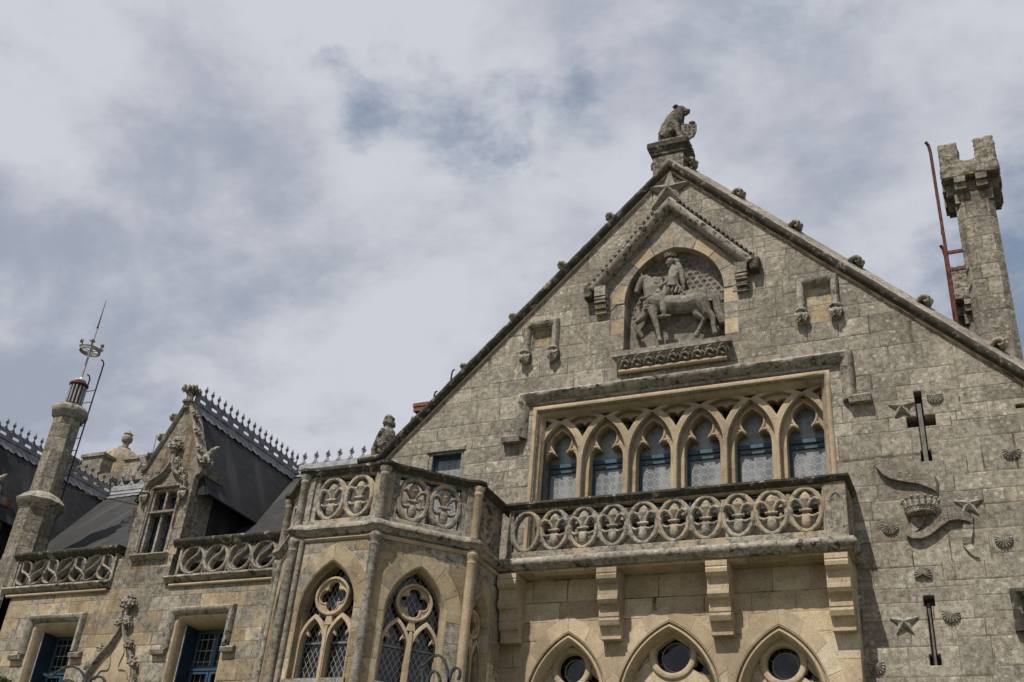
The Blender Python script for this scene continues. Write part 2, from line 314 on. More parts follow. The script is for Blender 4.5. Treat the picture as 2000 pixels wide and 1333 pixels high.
class MB:
    def __init__(s): s.v = []; s.f = []
    def add(s, vs, fs):
        b = len(s.v); s.v += [tuple(p) for p in vs]; s.f += [tuple(b + i for i in f) for f in fs]
    def box(s, x0, x1, y0, y1, z0, z1):
        s.add([(x, y, z) for z in (z0, z1) for y in (y0, y1) for x in (x0, x1)],
              [(0, 2, 3, 1), (4, 5, 7, 6), (0, 1, 5, 4), (2, 6, 7, 3), (0, 4, 6, 2), (1, 3, 7, 5)])
    def fbox(s, fr, u0, u1, v0, v1, w0, w1):
        s.add([fr.P(u, v, w) for v in (v0, v1) for w in (w1, w0) for u in (u0, u1)],
              [(0, 2, 3, 1), (4, 5, 7, 6), (0, 1, 5, 4), (2, 6, 7, 3), (0, 4, 6, 2), (1, 3, 7, 5)])
    def plate(s, fr, loops, w0, w1, bev=0.0, res=0):
        cu = bpy.data.curves.new('c', 'CURVE'); cu.dimensions = '2D'; cu.fill_mode = 'BOTH'
        bev = min(bev, (w1 - w0) / 2 - 0.0005)
        cu.extrude = (w1 - w0) / 2 - bev; cu.bevel_depth = bev; cu.bevel_resolution = res; cu.offset = -bev
        for lp in loops:
            sp = cu.splines.new('POLY'); sp.points.add(len(lp) - 1)
            for i, p in enumerate(lp): sp.points[i].co = (p[0], p[1], 0, 1)
            sp.use_cyclic_u = True
        ob = bpy.data.objects.new('c', cu); me = ob.to_mesh()
        wc = (w0 + w1) / 2
        s.add([fr.P(q.co.x, q.co.y, wc + q.co.z) for q in me.vertices], [tuple(p.vertices) for p in me.polygons])
        ob.to_mesh_clear(); bpy.data.objects.remove(ob); bpy.data.curves.remove(cu)
    def mould(s, pts, N, prof, jit=0.0, step=0.16, closed=False):
        """sweep a closed profile [(a, b)] along pts; a along N x direction, b along N; mitred corners"""
        pts = [Vector(p) for p in pts]; N = Vector(N).normalized()
        if closed: pts2 = pts + [pts[0]]
        else: pts2 = pts
        n = len(pts2); dirs = [(pts2[i + 1] - pts2[i]).normalized() for i in range(n - 1)]
        rings = []
        def lat(i):
            if closed and i in (0, n - 1): a, b = dirs[-1], dirs[0]
            elif i == 0: a = b = dirs[0]
            elif i == n - 1: a = b = dirs[-1]
            else: a, b = dirs[i - 1], dirs[i]
            la, lb = N.cross(a), N.cross(b); L = (la + lb)
            if L.length < 1e-4: return la
            L.normalize(); return L / max(0.35, L.dot(la))
        for i in range(n - 1):
            l0, l1 = lat(i), lat(i + 1); ln = (pts2[i + 1] - pts2[i]).length
            k = max(1, int(ln / step)) if jit else 1
            for j in range(k):
                f = j / k; rings.append((pts2[i].lerp(pts2[i + 1], f), l0.lerp(l1, f)))
        if not closed: rings.append((pts2[-1], lat(n - 1)))
        vs = []; m_ = len(prof)
        for c, L in rings:
            for a, b in prof:
                p = c + L * a + N * b
                if jit: p += Vector((random.uniform(-1, 1), random.uniform(-1, 1), random.uniform(-1, 1))) * jit
                vs.append(p)
        fs = []; nr = len(rings)
        for i in range(nr if closed else nr - 1):
            for j in range(m_):
                a = i * m_ + j; b = i * m_ + (j + 1) % m_; i2 = ((i + 1) % nr) * m_
                fs.append((a, b, i2 + (j + 1) % m_, i2 + j))
        if not closed: fs.append(tuple(range(m_ - 1, -1, -1))); fs.append(tuple((nr - 1) * m_ + j for j in range(m_)))
        s.add(vs, fs)
    def run(s, fr, uv, prof, jit=0.0, w=0.0, closed=False, step=0.16): s.mould([fr.P(u, v, w) for u, v in uv], fr.n, prof, jit, step, closed)
    def tube(s, pts, rad, seg=8, sq=1.0, up=None, caps=True):
        pts = [Vector(p) for p in pts]; n = len(pts)
        if not hasattr(rad, '__len__'): rad = [rad] * n
        up = Vector(up) if up else None; vs = []; prev = None
        for i in range(n):
            d_ = (pts[min(i + 1, n - 1)] - pts[max(i - 1, 0)]).normalized()
            if up is not None: a = up
            elif prev is None: a = Vector((0, 0, 1)) if abs(d_.z) < 0.9 else Vector((1, 0, 0))
            else: a = prev
            x = (a - d_ * a.dot(d_))
            if x.length < 1e-5: x = d_.orthogonal()
            x.normalize(); y = d_.cross(x); prev = x
            for k in range(seg):
                an = 2 * math.pi * k / seg; vs.append(pts[i] + (x * math.cos(an) * sq + y * math.sin(an)) * rad[i])
        fs = [(i * seg + k, i * seg + (k + 1) % seg, (i + 1) * seg + (k + 1) % seg, (i + 1) * seg + k) for i in range(n - 1) for k in range(seg)]
        if caps: fs += [tuple(range(seg - 1, -1, -1)), tuple((n - 1) * seg + k for k in range(seg))]
        s.add(vs, fs)
    def lathe(s, c, prof, seg=24, phase=0.0, axis=None):
        c = Vector(c); A = Vector(axis).normalized() if axis else ZV
        x = A.orthogonal().normalized() if axis else Vector((1, 0, 0)); y = A.cross(x)
        vs = [c + A * z + (x * math.cos(phase + 2 * math.pi * k / seg) + y * math.sin(phase + 2 * math.pi * k / seg)) * r for r, z in prof for k in range(seg)]
        n = len(prof)
        fs = [(i * seg + k, i * seg + (k + 1) % seg, (i + 1) * seg + (k + 1) % seg, (i + 1) * seg + k) for i in range(n - 1) for k in range(seg)]
        fs += [tuple(range(seg - 1, -1, -1)), tuple((n - 1) * seg + k for k in range(seg))]
        s.add(vs, fs)
    def ell(s, c, r, seg=14, rot=None):
        c = Vector(c); vs = []; nr = seg // 2
        Rm = rot if rot is not None else Matrix.Identity(3)
        for i in range(nr + 1):
            th = math.pi * i / nr
            for k in range(seg):
                ph = 2 * math.pi * k / seg
                vs.append(c + Rm @ Vector((r[0] * math.sin(th) * math.cos(ph), r[1] * math.sin(th) * math.sin(ph), r[2] * math.cos(th))))
        s.add(vs, [(i * seg + k, (i + 1) * seg + k, (i + 1) * seg + (k + 1) % seg, i * seg + (k + 1) % seg) for i in range(nr) for k in range(seg)])
    def build(s, name, mat, parent=None, sharp=38, smooth=True, recalc=True):
        me = bpy.data.meshes.new(name); me.from_pydata(s.v, [], s.f); me.validate()
        if recalc:
            bm = bmesh.new(); bm.from_mesh(me); bmesh.ops.remove_doubles(bm, verts=bm.verts, dist=0.0003)
            bmesh.ops.recalc_face_normals(bm, faces=bm.faces); bm.to_mesh(me); bm.free()
        finish(me, sharp, smooth); me.materials.append(M[mat])
        return link(name, me, parent)

def finish(me, sharp=38, smooth=True):
    nl = len(me.loops); nv = len(me.vertices); npoly = len(me.polygons)
    if smooth and npoly:
        me.polygons.foreach_set('use_smooth', [True] * npoly)
        me.set_sharp_from_angle(angle=R_(sharp))
    co = np.empty(nv * 3); me.vertices.foreach_get('co', co); co = co.reshape(-1, 3)
    nr = np.empty(npoly * 3); me.polygons.foreach_get('normal', nr); nr = nr.reshape(-1, 3)
    lt = np.empty(npoly, int); me.polygons.foreach_get('loop_total', lt)
    lv = np.empty(nl, int); me.loops.foreach_get('vertex_index', lv)
    L = co[lv]; N = np.repeat(nr, lt, axis=0)
    h = np.maximum(np.hypot(N[:, 0], N[:, 1]), 1e-6); tx = -N[:, 1] / h; ty = N[:, 0] / h
    flat = np.abs(N[:, 2]) > 0.75
    u = np.where(flat, L[:, 0], L[:, 0] * tx + L[:, 1] * ty); v = np.where(flat, L[:, 1], L[:, 2])
    uvl = me.uv_layers.new(name='UVMap'); uvl.data.foreach_set('uv', np.stack([u, v], 1).ravel())

def link(name, me, parent=None):
    o = bpy.data.objects.new(name, me); col.objects.link(o)
    if parent is not None:
        o.parent = parent
        rel = Vector((0, 0, 0)); q = parent
        while q is not None: rel += q.location; q = q.parent
        me.transform(Matrix.Translation(-rel))
    return o
def thing(name, label, cat, loc, group=None):
    o = bpy.data.objects.new(name, None); col.objects.link(o); o.location = loc; o.empty_display_size = 0.2
    o['label'] = label; o['category'] = cat
    if group: o['group'] = group
    return o
def tag(o, label, cat, group=None):
    o['label'] = label; o['category'] = cat
    if group: o['group'] = group
    return o
def inst(me, name, parent, loc, rot=(0, 0, 0), sc=(1, 1, 1)):
    """a part that shares the mesh of an earlier one (parents here are never rotated or scaled)"""
    o = bpy.data.objects.new(name, me); col.objects.link(o)
    rel = Vector((0, 0, 0)); q = parent
    while q is not None: rel += q.location; q = q.parent
    if parent is not None: o.parent = parent
    o.location = Vector(loc) - rel; o.rotation_euler = rot; o.scale = sc; return o
TMP = bpy.data.scenes.new('workshop')
def organic(mb, mat, voxel=0.012, smooth=2, disp=0.0):
    """fuse overlapping solids into one continuous carved surface, returned as a mesh"""
    me = bpy.data.meshes.new('o'); me.from_pydata(mb.v, [], mb.f)
    bm = bmesh.new(); bm.from_mesh(me); bmesh.ops.recalc_face_normals(bm, faces=bm.faces); bm.to_mesh(me); bm.free()
    ob = bpy.data.objects.new('o', me); TMP.collection.objects.link(ob)
    r = ob.modifiers.new('r', 'REMESH'); r.mode = 'VOXEL'; r.voxel_size = voxel
    if smooth:
        q = ob.modifiers.new('s', 'SMOOTH'); q.iterations = smooth; q.factor = 0.5
    vl = TMP.view_layers[0]; vl.update(); dg = vl.depsgraph; ev = ob.evaluated_get(dg)
    m2 = bpy.data.meshes.new_from_object(ev); bpy.data.objects.remove(ob); bpy.data.meshes.remove(me)
    if disp:
        from mathutils import noise as nz
        nn = [v.normal.copy() for v in m2.vertices]; cc = [v.co.copy() for v in m2.vertices]
        m2.vertices.foreach_set('co', [x for c_, n_ in zip(cc, nn) for x in (c_ + n_ * disp * nz.fractal(c_ * 14, 1.0, 2.0, 3))])
        m2.update()
    m2.materials.clear(); m2.materials.append(M[mat]); finish(m2, 60); return m2

# 2D outline helpers
def arch(cx, sp, hw, h, bot=None, n=12, off=0.0):
    """two-centred pointed arch outline; off grows it outward"""
    c = (h * h - hw * hw) / (2 * hw); r = hw + c + off; H = math.sqrt(max(r * r - c * c, 0.0001)); a1 = math.atan2(H, -c)
    L = [(cx + c + r * math.cos(math.pi + (a1 - math.pi) * i / n), sp + r * math.sin(math.pi + (a1 - math.pi) * i / n)) for i in range(n + 1)]
    Rr = [(2 * cx - x, y) for x, y in L[:-1]][::-1]
    pts = L + Rr
    if bot is not None: pts = [(cx - hw - off, bot)] + pts + [(cx + hw + off, bot)]
    return pts
def ellipse(cx, cz, rx, rz, n=32): return [(cx + rx * math.cos(2 * math.pi * i / n), cz + rz * math.sin(2 * math.pi * i / n)) for i in range(n)]
def mirror(half, cx): return [(cx - x, y) for x, y in half] + [(cx + x, y) for x, y in half[::-1] if abs(x) > 1e-6]
def rect(u0, u1, v0, v1): return [(u0, v0), (u1, v0), (u1, v1), (u0, v1)]
def foil(cx, cz, r, n=4, lobe=0.5, ph=0.0, k=9):
    """n-foil outline: lobes of radius r*lobe around the centre"""
    out = []; R0 = r * (1 - lobe)
    rl = r * lobe; half = math.pi / n
    rho = R0 * math.cos(half) + math.sqrt(max(0.0, rl * rl - (R0 * math.sin(half)) ** 2))   # lobes meet on the bisectors
    sweep = math.atan2(rho * math.sin(half), rho * math.cos(half) - R0)
    for i in range(n):
        a = ph + 2 * math.pi * i / n; ccx, ccz = R0 * math.cos(a), R0 * math.sin(a)
        for j in range(k): 
            b = a - sweep + 2 * sweep * j / (k - 1); out.append((cx + ccx + rl * math.cos(b), cz + ccz + rl * math.sin(b)))
    return out
def vous(mb, fr, cx, sp, hw, h, th, n, w0, w1, gap=0.012, bev=0.006, lo=-99, hi=99):
    c = (h * h - hw * hw) / (2 * hw); r = hw + c; ro = r + th
    ai = math.acos(-c / r); ao = math.acos(-c / ro)          # angles from +u where each arc meets the centre line
    for side in (1, -1):
        for k in range(n):
            poly = []
            for (rad, am, rev) in ((r - 0.004, ai, False), (ro, ao, True)):
                a0 = math.pi - (math.pi - am) * k / n; a1 = math.pi - (math.pi - am) * (k + 1) / n
                g = gap / 2 / rad; a0 -= g; a1 += g if k < n - 1 else gap / 2 / rad
                seg = [(c + rad * math.cos(a0 + (a1 - a0) * i / 4), sp + rad * math.sin(a0 + (a1 - a0) * i / 4)) for i in range(5)]
                poly += seg[::-1] if rev else seg
            mb.plate(fr, [[(min(hi, max(lo, cx + side * x)), y) for x, y in poly]], w0, w1, bev)

# ---------------------------------------------------------------- carved prototypes (built once, shared)
def fleur_mesh():
    b = MB()
    b.tube([(0, 0, -0.05), (0, 0, 0.02), (0, -0.005, 0.10), (0, -0.01, 0.18), (0, -0.005, 0.25), (0, 0, 0.31), (0, 0, 0.36)], [0.035, 0.037, 0.062, 0.093, 0.075, 0.032, 0.006], 12, 0.55, up=(0, 1, 0))
    for sg in (1, -1):
        b.tube([(sg * x, y, z) for x, y, z in ((0.025, 0, 0.0), (0.05, -0.01, 0.08), (0.10, -0.02, 0.155), (0.155, -0.03, 0.175), (0.20, -0.03, 0.145), (0.212, -0.02, 0.09), (0.185, -0.01, 0.06))], [0.028, 0.034, 0.042, 0.046, 0.042, 0.034, 0.018], 10, 0.8)
        b.tube([(sg * x, y, z) for x, y, z in ((0.02, 0, -0.04), (0.06, -0.01, -0.10), (0.12, -0.02, -0.12), (0.17, -0.015, -0.085), (0.185, -0.01, -0.05))], [0.025, 0.036, 0.040, 0.030, 0.014], 10, 0.8)
    b.tube([(-0.095, -0.02, -0.005), (0, -0.035, -0.015), (0.095, -0.02, -0.005)], 0.026, 10, 1.0)
    b.ell((0, -0.01, -0.18), (0.078, 0.055, 0.13))
    return organic(b, 'parapet', 0.008, 2)
FLEUR = fleur_mesh(); FLEUR.name = 'fleur_de_lis'

def crocket_mesh(mat='crust2'):
    """a curled leaf that springs from the slope; base at the origin, curls towards +X"""
    b = MB()
    for y, k in ((0, 1.0), (0.085, 0.82), (-0.085, 0.82)):
        b.tube([(-0.04 * k, y * .4, -0.12), (-0.02, y * .6, 0.03 * k), (0.03, y, 0.12 * k), (0.13 * k, y * 1.2, 0.165 * k), (0.23 * k, y * 1.3, 0.12 * k), (0.25 * k, y * 1.2, 0.04 * k), (0.17 * k, y, 0.005), (0.12 * k, y * .8, 0.05)], [0.055, 0.05, 0.045, 0.045, 0.05, 0.042, 0.032, 0.02], 9, 1.15)
    b.ell((0.19, 0, 0.07), (0.07, 0.13, 0.06)); b.ell((0.10, 0, 0.14), (0.10, 0.12, 0.035))
    return organic(b, mat, 0.013, 1, 0.012)
CROCK = crocket_mesh(); CROCK.name = 'crocket'

def bud_mesh(mat):
    """cluster of crinkled leaves, about 0.3 m across"""
    b = MB(); rnd = random.Random(3)
    for i in range(7):
        a = i / 7 * 2 * math.pi
        b.tube([(0, 0, -0.02), (0.06 * math.cos(a), 0.06 * math.sin(a), 0.03), (0.13 * math.cos(a), 0.13 * math.sin(a), 0.03 + 0.03 * (i % 2)), (0.15 * math.cos(a), 0.15 * math.sin(a), -0.035)], [0.045, 0.045, 0.05, 0.02], 8)
    b.ell((0, 0, 0.03), (0.07, 0.07, 0.07))
    return organic(b, mat, 0.012, 1, 0.014)
BUD = bud_mesh('crust2'); BUD.name = 'leaf_knob'

def star_mesh(r, depth, inner=0.42, mat='trim'):
    b = MB(); vs = [(0, -depth, 0)]
    for i in range(10):
        a = math.pi / 2 + i * math.pi / 5; q = r if i % 2 == 0 else r * inner
        vs.append((q * math.cos(a), 0, q * math.sin(a)))
    for i in range(10): 
        x, y, z = vs[1 + i]; vs.append((x, 0.02, z))
        if i % 2 == 0: vs[1 + i] = (x, -depth * 0.25, z)
        else: vs[1 + i] = (x, -depth * 0.3, z)
    fs = [(0, 1 + i, 1 + (i + 1) % 10) for i in range(10)] + [(1 + i, 11 + i, 11 + (i + 1) % 10, 1 + (i + 1) % 10) for i in range(10)]
    b.add(vs, fs); me = bpy.data.meshes.new('star'); me.from_pydata(b.v, [], b.f)
    bm = bmesh.new(); bm.from_mesh(me); bmesh.ops.recalc_face_normals(bm, faces=bm.faces); bm.to_mesh(me); bm.free()
    finish(me, 20, False); me.materials.append(M[mat]); return me
def shell_mesh(up=False):
    """scallop: ribs fan out from a hinge at the top"""
    b = MB(); n = 11; vs = []; K = 10; Mx = n * 6
    for i in range(Mx + 1):
        a = R_(-118) + R_(236) * i / Mx; rib = abs(math.sin(i / 6 * math.pi)) 
        for k in range(K + 1):
            q = k / K; rr = 0.175 * q * (1 + 0.045 * rib)
            bulge = 0.07 * (1 - q ** 1.4) * min(1, q * 8 + .3) + 0.030 * rib * q + 0.012
            vs.append((rr * math.sin(a) * 0.98, -bulge - 0.004, 0.075 - rr * math.cos(a) * 0.98))
        vs.append((0.17 * math.sin(a), 0.02, 0.075 - 0.17 * math.cos(a)))
    w_ = K + 2; fs = [(i * w_ + k, i * w_ + k + 1, (i + 1) * w_ + k + 1, (i + 1) * w_ + k) for i in range(Mx) for k in range(K + 1)]
    b.add(vs, fs); b.ell((0, 0, 0.085), (0.06, 0.03, 0.025))
    me = bpy.data.meshes.new('scallop_shell'); me.from_pydata(b.v, [], b.f); finish(me, 70); me.materials.append(M['trim']); return me

# label-stop head: crowned little mask under a hood mould
def head_mesh():
    b = MB()
    b.ell((0, -0.08, -0.16), (0.10, 0.11, 0.17)); b.lathe((0, -0.06, 0), [(0.13, -0.03), (0.145, 0.0), (0.13, 0.04)], 16)
    for x in (-0.07, 0.07): b.ell((x, -0.13, -0.13), (0.045, 0.04, 0.05)); b.tube([(x * 1.3, -0.08, 0), (x * 1.7, -0.12, -0.12), (x * 1.2, -0.11, -0.28)], [0.03, 0.035, 0.015], 8)
    b.ell((0, -0.19, -0.16), (0.028, 0.04, 0.06)); b.ell((0, -0.15, -0.25), (0.05, 0.04, 0.03))
    return organic(b, 'crust2', 0.011, 1, 0.012)
HEAD = head_mesh(); HEAD.name = 'label_head'

# ---------------------------------------------------------------- ground
g = MB(); g.add([(-900, -400, 0), (900, -400, 0), (900, 1400, 0), (-900, 1400, 0)], [(0, 1, 2, 3)])
gr = g.build('ground', 'gravel', recalc=False); gr['kind'] = 'structure'

# ================================================================ GABLE BUILDING
AX, AZ = -6.12, 19.13
GB = thing('gable_building', 'large grey granite gable with a steep crocketed coping and six pointed window lights', 'building', (-6, 0, 0))
# main wall, 0.34 m front leaf with all openings
lights = [-6.03 + 1.081 * (i - 2.5) for i in range(6)]
wall_out = [(-13.2, 0), (4.6, 0), (4.6, AZ - (4.6 - AX)), (AX, AZ), (-13.2, AZ - (AX + 13.2))][::-1]
niche = arch(-6.03, 15.27, 1.18, 1.36, 14.02, 14)
def cross_slit():
    return [(-1.33, 11.33), (-1.12, 11.33), (-1.12, 10.82), (-1.15, 10.82), (-1.15, 10.60), (-0.95, 10.60), (-0.95, 10.82), (-1.0, 10.82), (-1.0, 11.33), (-0.80, 11.33), (-0.80, 11.56), (-1.0, 11.56), (-1.0, 12.10), (-1.14, 12.10), (-1.14, 11.56), (-1.33, 11.56)]
def low_slit():
    return [(-1.41, 6.78), (-1.22, 6.78), (-1.22, 6.97), (-1.275, 6.97), (-1.275, 7.82), (-1.21, 7.82), (-1.21, 8.01), (-1.40, 8.01), (-1.40, 7.82), (-1.365, 7.82), (-1.365, 6.97), (-1.41, 6.97)]
holes = [rect(-9.20, -2.83, 8.92, 12.70), niche, rect(-11.93, -11.03, 9.5, 12.0), cross_slit(), low_slit(),
         rect(-9.50, -8.97, 14.02, 14.95), rect(-3.10, -2.53, 14.02, 14.97), rect(0.22, 2.2, 4.0, 7.86), rect(0.62, 0.95, 11.50, 11.58), rect(-9.3, -2.7, 0.8, 8.4)]
b = MB(); b.plate(FG, [wall_out] + holes, -0.34, 0.0, 0.012)
b.build('wall', 'gable', GB)
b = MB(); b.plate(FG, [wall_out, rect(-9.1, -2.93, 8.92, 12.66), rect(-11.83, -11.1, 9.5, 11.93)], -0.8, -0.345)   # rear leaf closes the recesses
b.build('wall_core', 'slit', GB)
b = MB()
b.box(-13.0, 4.4, 0.85, 30, 0, 9.0); b.add([(-13.1, .81, 9), (4.5, .81, 9), (AX, .81, AZ - .9), (-13.1, 30, 9), (4.5, 30, 9), (AX, 30, AZ - .9)], [(0, 1, 2), (3, 5, 4), (0, 2, 5, 3), (1, 4, 5, 2)])
b.build('roof', 'slate', GB)
# lining seen in the slits: a slanted stone bar inside
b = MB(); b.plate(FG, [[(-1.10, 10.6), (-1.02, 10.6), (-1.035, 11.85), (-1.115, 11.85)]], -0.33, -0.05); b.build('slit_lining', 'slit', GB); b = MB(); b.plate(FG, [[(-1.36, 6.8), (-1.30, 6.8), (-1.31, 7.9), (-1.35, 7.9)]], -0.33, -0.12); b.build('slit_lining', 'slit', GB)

COP = [(-.15, -.02), (-.15, .035), (-.115, .045), (-.10, .03), (-.085, .12), (-.02, .165), (.035, .165), (.06, .13), (.06, -.02)]
COP2 = [(.062, -.02), (.062, .125), (.36, -.28), (.32, -.62), (-.1, -.62), (-.1, -.021)]
b = MB()
pth = [(-13.82, 11.93), (-13.25, 11.96), (-13.08, 12.17 + .0), (AX, AZ), (4.9, AZ - (4.9 - AX))]
b.run(FG, pth, COP, 0.006, step=0.13)
b.build('coping', 'crust', GB, 50)
b = MB(); b.run(FG, pth, COP2, 0.005, step=.13); b.build('coping_slope', 'greytrim', GB, 50)
b = MB(); b.run(FG, [(-13.1, 11.94), (-13.0, 12.05), (AX, AZ - .17), (4.9, AZ - .17 - (4.9 - AX))], [(-.035, -.01), (-.035, .03), (0, .05), (.03, .03), (.03, -.01)], 0.0)
b.build('coping_bead', 'tan', GB)
b = MB(); b.add([(-13.85, .5, 11.85), (-13.85, -.12, 11.85), (-13.1, -.12, 11.85), (-13.1, .5, 11.85), (-13.6, .5, 11.5), (-13.6, 0, 11.5), (-13.1, 0, 11.5), (-13.1, .5, 11.5)], [(0, 1, 2, 3), (4, 7, 6, 5), (0, 4, 5, 1), (1, 5, 6, 2), (2, 6, 7, 3), (0, 3, 7, 4)])
b.box(-13.7, -13.1, 0.05, .6, 0, 11.5); b.build('kneeler', 'crust', GB)
for i, (x, y) in enumerate([(1188, 429), (1095, 525), (1000, 625), (905, 722), (810, 826), (1277, 331)]):
    u, v = FG.px(x, y, -.2); inst(CROCK, 'crocket', GB, (u + .16, .2, v - .10), (0, R_(-25 + random.uniform(-6, 6)), R_(180)), (random.uniform(.86, 1.0), 1.2, random.uniform(.84, .98)))
for i, (x, y) in enumerate([(1443, 375), (1555, 438), (1673, 506), (1806, 583), (1951, 668), (1350, 315)]):
    u, v = FG.px(x, y, -.2); inst(CROCK, 'crocket', GB, (u - .12, .2, v - .08), (0, R_(28 + random.uniform(-6, 6)), 0), (random.uniform(.86, 1.0), 1.2, random.uniform(.84, .98)))
# pedestal at the apex
b = MB(); b.box(-6.58, -5.80, -0.0, 0.66, 18.3, 19.62); b.build('pedestal', 'statue', GB)
b = MB()
b.mould([(-6.58, .66, 19.62), (-6.58, .0, 19.62), (-5.80, .0, 19.62), (-5.80, .66, 19.62)], (0, 0, -1), [(0, .08), (.03, .08), (.045, .05), (.045, 0), (.10, -.10), (.125, -.12), (.125, -.27), (.09, -.31), (-.3, -.31), (-.3, .05)], .003)
b.box(-6.5, -5.9, .05, .7, 19.6, 19.915); b.build('pedestal_cap', 'crust', GB)
# star below the apex (top ray broken short)
s1 = star_mesh(0.62, 0.16, 0.34, 'greytrim'); o = inst(s1, 'star', GB, (-6.15, -.0, 18.36), (0, R_(3), 0), (1.12, 1.2, 1.0)); o['label'] = 'large five-pointed star carved just under the apex'

# niche: tan panel under the hood, niche arch ring, sill
b = MB()
tri = [(-7.62, 15.0), (-4.5, 15.0), (-4.5, 15.75), (-6.1, 17.62), (-7.62, 15.80)]
b.plate(FG, [[(-7.55, 15.12), (-7.55, 15.85), (-6.1, 17.6), (-4.5, 15.85), (-4.5, 15.12), (-4.66, 15.12)] + arch(-6.03, 15.27, 1.18, 1.36, 15.12, 14, off=.20)[::-1][0:0] + [(-4.66, 15.12)] + arch(-6.03, 15.27, 1.18, 1.36, None, 14, off=.2)[::-1]], 0.001, 0.018, .004)
b.build('niche_spandrel', 'nichestone', GB)
b = MB(); vous(b, FG, -6.03, 15.27, 1.18, 1.36, 0.32, 4, -0.3, 0.026)
for k in range(3):
    for sx in (-1, 1): u0 = -6.03 + sx * 1.18; b.plate(FG, [rect(min(u0 - sx * .006, u0 + sx * .3), max(u0 - sx * .006, u0 + sx * .3), 14.05 + .41 * k, 14.05 + .41 * k + .40)], -.3, 0.004, .006)
b.build('niche_arch', 'nichestone', GB)
# gabled hood with block ornament
b = MB(); hp = [(-7.90, 15.62), (-6.10, 17.72), (-4.26, 15.66)]
b.run(FG, hp, [(0, 0), (0, .20), (.03, .25), (.09, .28), (.14, .28), (.22, .17), (.30, .0)], 0.004, step=.12); b.build('niche_hood', 'crust2', GB, 50)
for (a, c, sg) in ((hp[0], hp[1], 1), (hp[1], hp[2], 1)):
    b = MB()
    d_ = (Vector(c) - Vector(a)); n_ = int(d_.length / .155); dn = d_.normalized(); pn = Vector((-dn.y, dn.x))
    for k in range(n_):
        p0 = Vector(a) + dn * (.04 + k * .155); P0 = [p0 + dn * q + pn * r for q, r in ((0, .20), (.10, .20), (.075, .285), (.03, .285))]
        b.plate(FG, [[(p.x, p.y) for p in P0]], 0.02, 0.215 + random.uniform(-.01, .015), .012)
    b.build('hood_ornament', 'crust', GB)
for u0 in (-7.88, -4.55):
    b = MB()
    b.fbox(FG, u0, u0 + .27, 15.45, 15.72, 0, .26)
    for k, (z0, z1, w_) in enumerate(((15.30, 15.44, .25), (15.17, 15.28, .19), (15.05, 15.15, .13))):
        b.fbox(FG, u0, u0 + .27, z0, z1 - .03, 0, w_ - .03)
        b.tube([FG.P(u0, z1 - .05, w_ - .06), FG.P(u0 + .27, z1 - .05, w_ - .06)], .06 - .012 * k, 10)
    b.build('hood_bracket', 'trim', GB)
for (u0, v0) in ((-8.05, 15.62), (-4.12, 15.66)):
    b = MB(); b.plate(FG, [[(u0 - .09, v0 - .16), (u0 + .09, v0 - .16), (u0 + .13, v0 + .12), (u0, v0 + .3), (u0 - .13, v0 + .12)]], 0, .24, .03); b.build('hood_end', 'crust', GB)
# sloping sill and foliage cornice
b = MB(); b.add([FG.P(-7.30, 14.03, -.3), FG.P(-4.78, 14.03, -.3), FG.P(-4.66, 13.80, .26), FG.P(-7.40, 13.80, .26), FG.P(-7.30, 13.7, -.3), FG.P(-4.78, 13.7, -.3), FG.P(-4.66, 13.72, .26), FG.P(-7.40, 13.72, .26)], [(3, 2, 1, 0), (7, 6, 2, 3), (4, 5, 6, 7), (0, 4, 7, 3), (1, 2, 6, 5)])
b.run(FG, [(-7.3, 13.62), (-4.76, 13.62)], [(-.2, 0), (-.17, .04), (-.04, .13), (.11, .25), (.11, 0)]); b.build('relief_sill', 'greytrim', GB)
b = MB(); b.tube([FG.P(-7.26, 13.40, .10), FG.P(-4.80, 13.40, .10)], .05, 12); b.build('sill_roll', 'tan', GB)
b = MB(); rnd = random.Random(5)
for k in range(9):
    u0 = -7.12 + k * .275
    b.tube([FG.P(u0 - .10, 13.50, .13), FG.P(u0 - .02, 13.60, .21), FG.P(u0 + .07, 13.61, .23), FG.P(u0 + .13, 13.54, .2)], [.02, .03, .03, .015], 7)
    b.tube([FG.P(u0 - .04, 13.58, .17), FG.P(u0 + .02, 13.66, .24), FG.P(u0 + .10, 13.69, .26)], [.02, .03, .012], 7)
    b.tube([FG.P(u0 - .02, 13.56, .16), FG.P(u0 + .04, 13.49, .17), FG.P(u0 + .12, 13.47, .16)], [.02, .03, .012], 7)
    b.tube([FG.P(u0 + .08, 13.50, .13), FG.P(u0 + .15, 13.62, .2), FG.P(u0 + .2, 13.55, .18)], [.015, .022, .012], 7)
b.build('sill_foliage', 'trim', GB)

# blind windows with crowned label heads
for (ul, ur, pl, pr) in ((-9.70, -8.83, -9.50, -8.97), (-3.26, -2.39, -3.10, -2.53)):
    b = MB(); b.run(FG, [(ul + .08, 14.30), (ul + .08, 15.04), (ur - .08, 15.04), (ur - .08, 14.30)], [(-.075, 0), (-.07, .07), (-.02, .12), (.05, .13), (.085, .08), (.10, 0)], .004, step=.1); b.build('hood_mould', 'crust2', GB, 50)
    b = MB(); b.plate(FG, [rect(pl - .02, pr + .02, 14.0, 14.97)], -.33, -.07)
    b.plate(FG, [rect(pl, pr, 14.0, 14.36)], -.2, -.002, .006); b.build('blind_panel', 'bay', GB)
    b = MB(); b.run(FG, [(pl, 14.36), (pl, 14.95), (pr, 14.95), (pr, 14.36)], [(-.05, -.10), (0.0, -.02), (.02, 0.004), (.05, .004), (.05, -.1)]); b.build('panel_frame', 'trim', GB)
    for u in (ul + .08, ur - .08): inst(HEAD, 'label_head', GB, (u, -.02, 14.28))

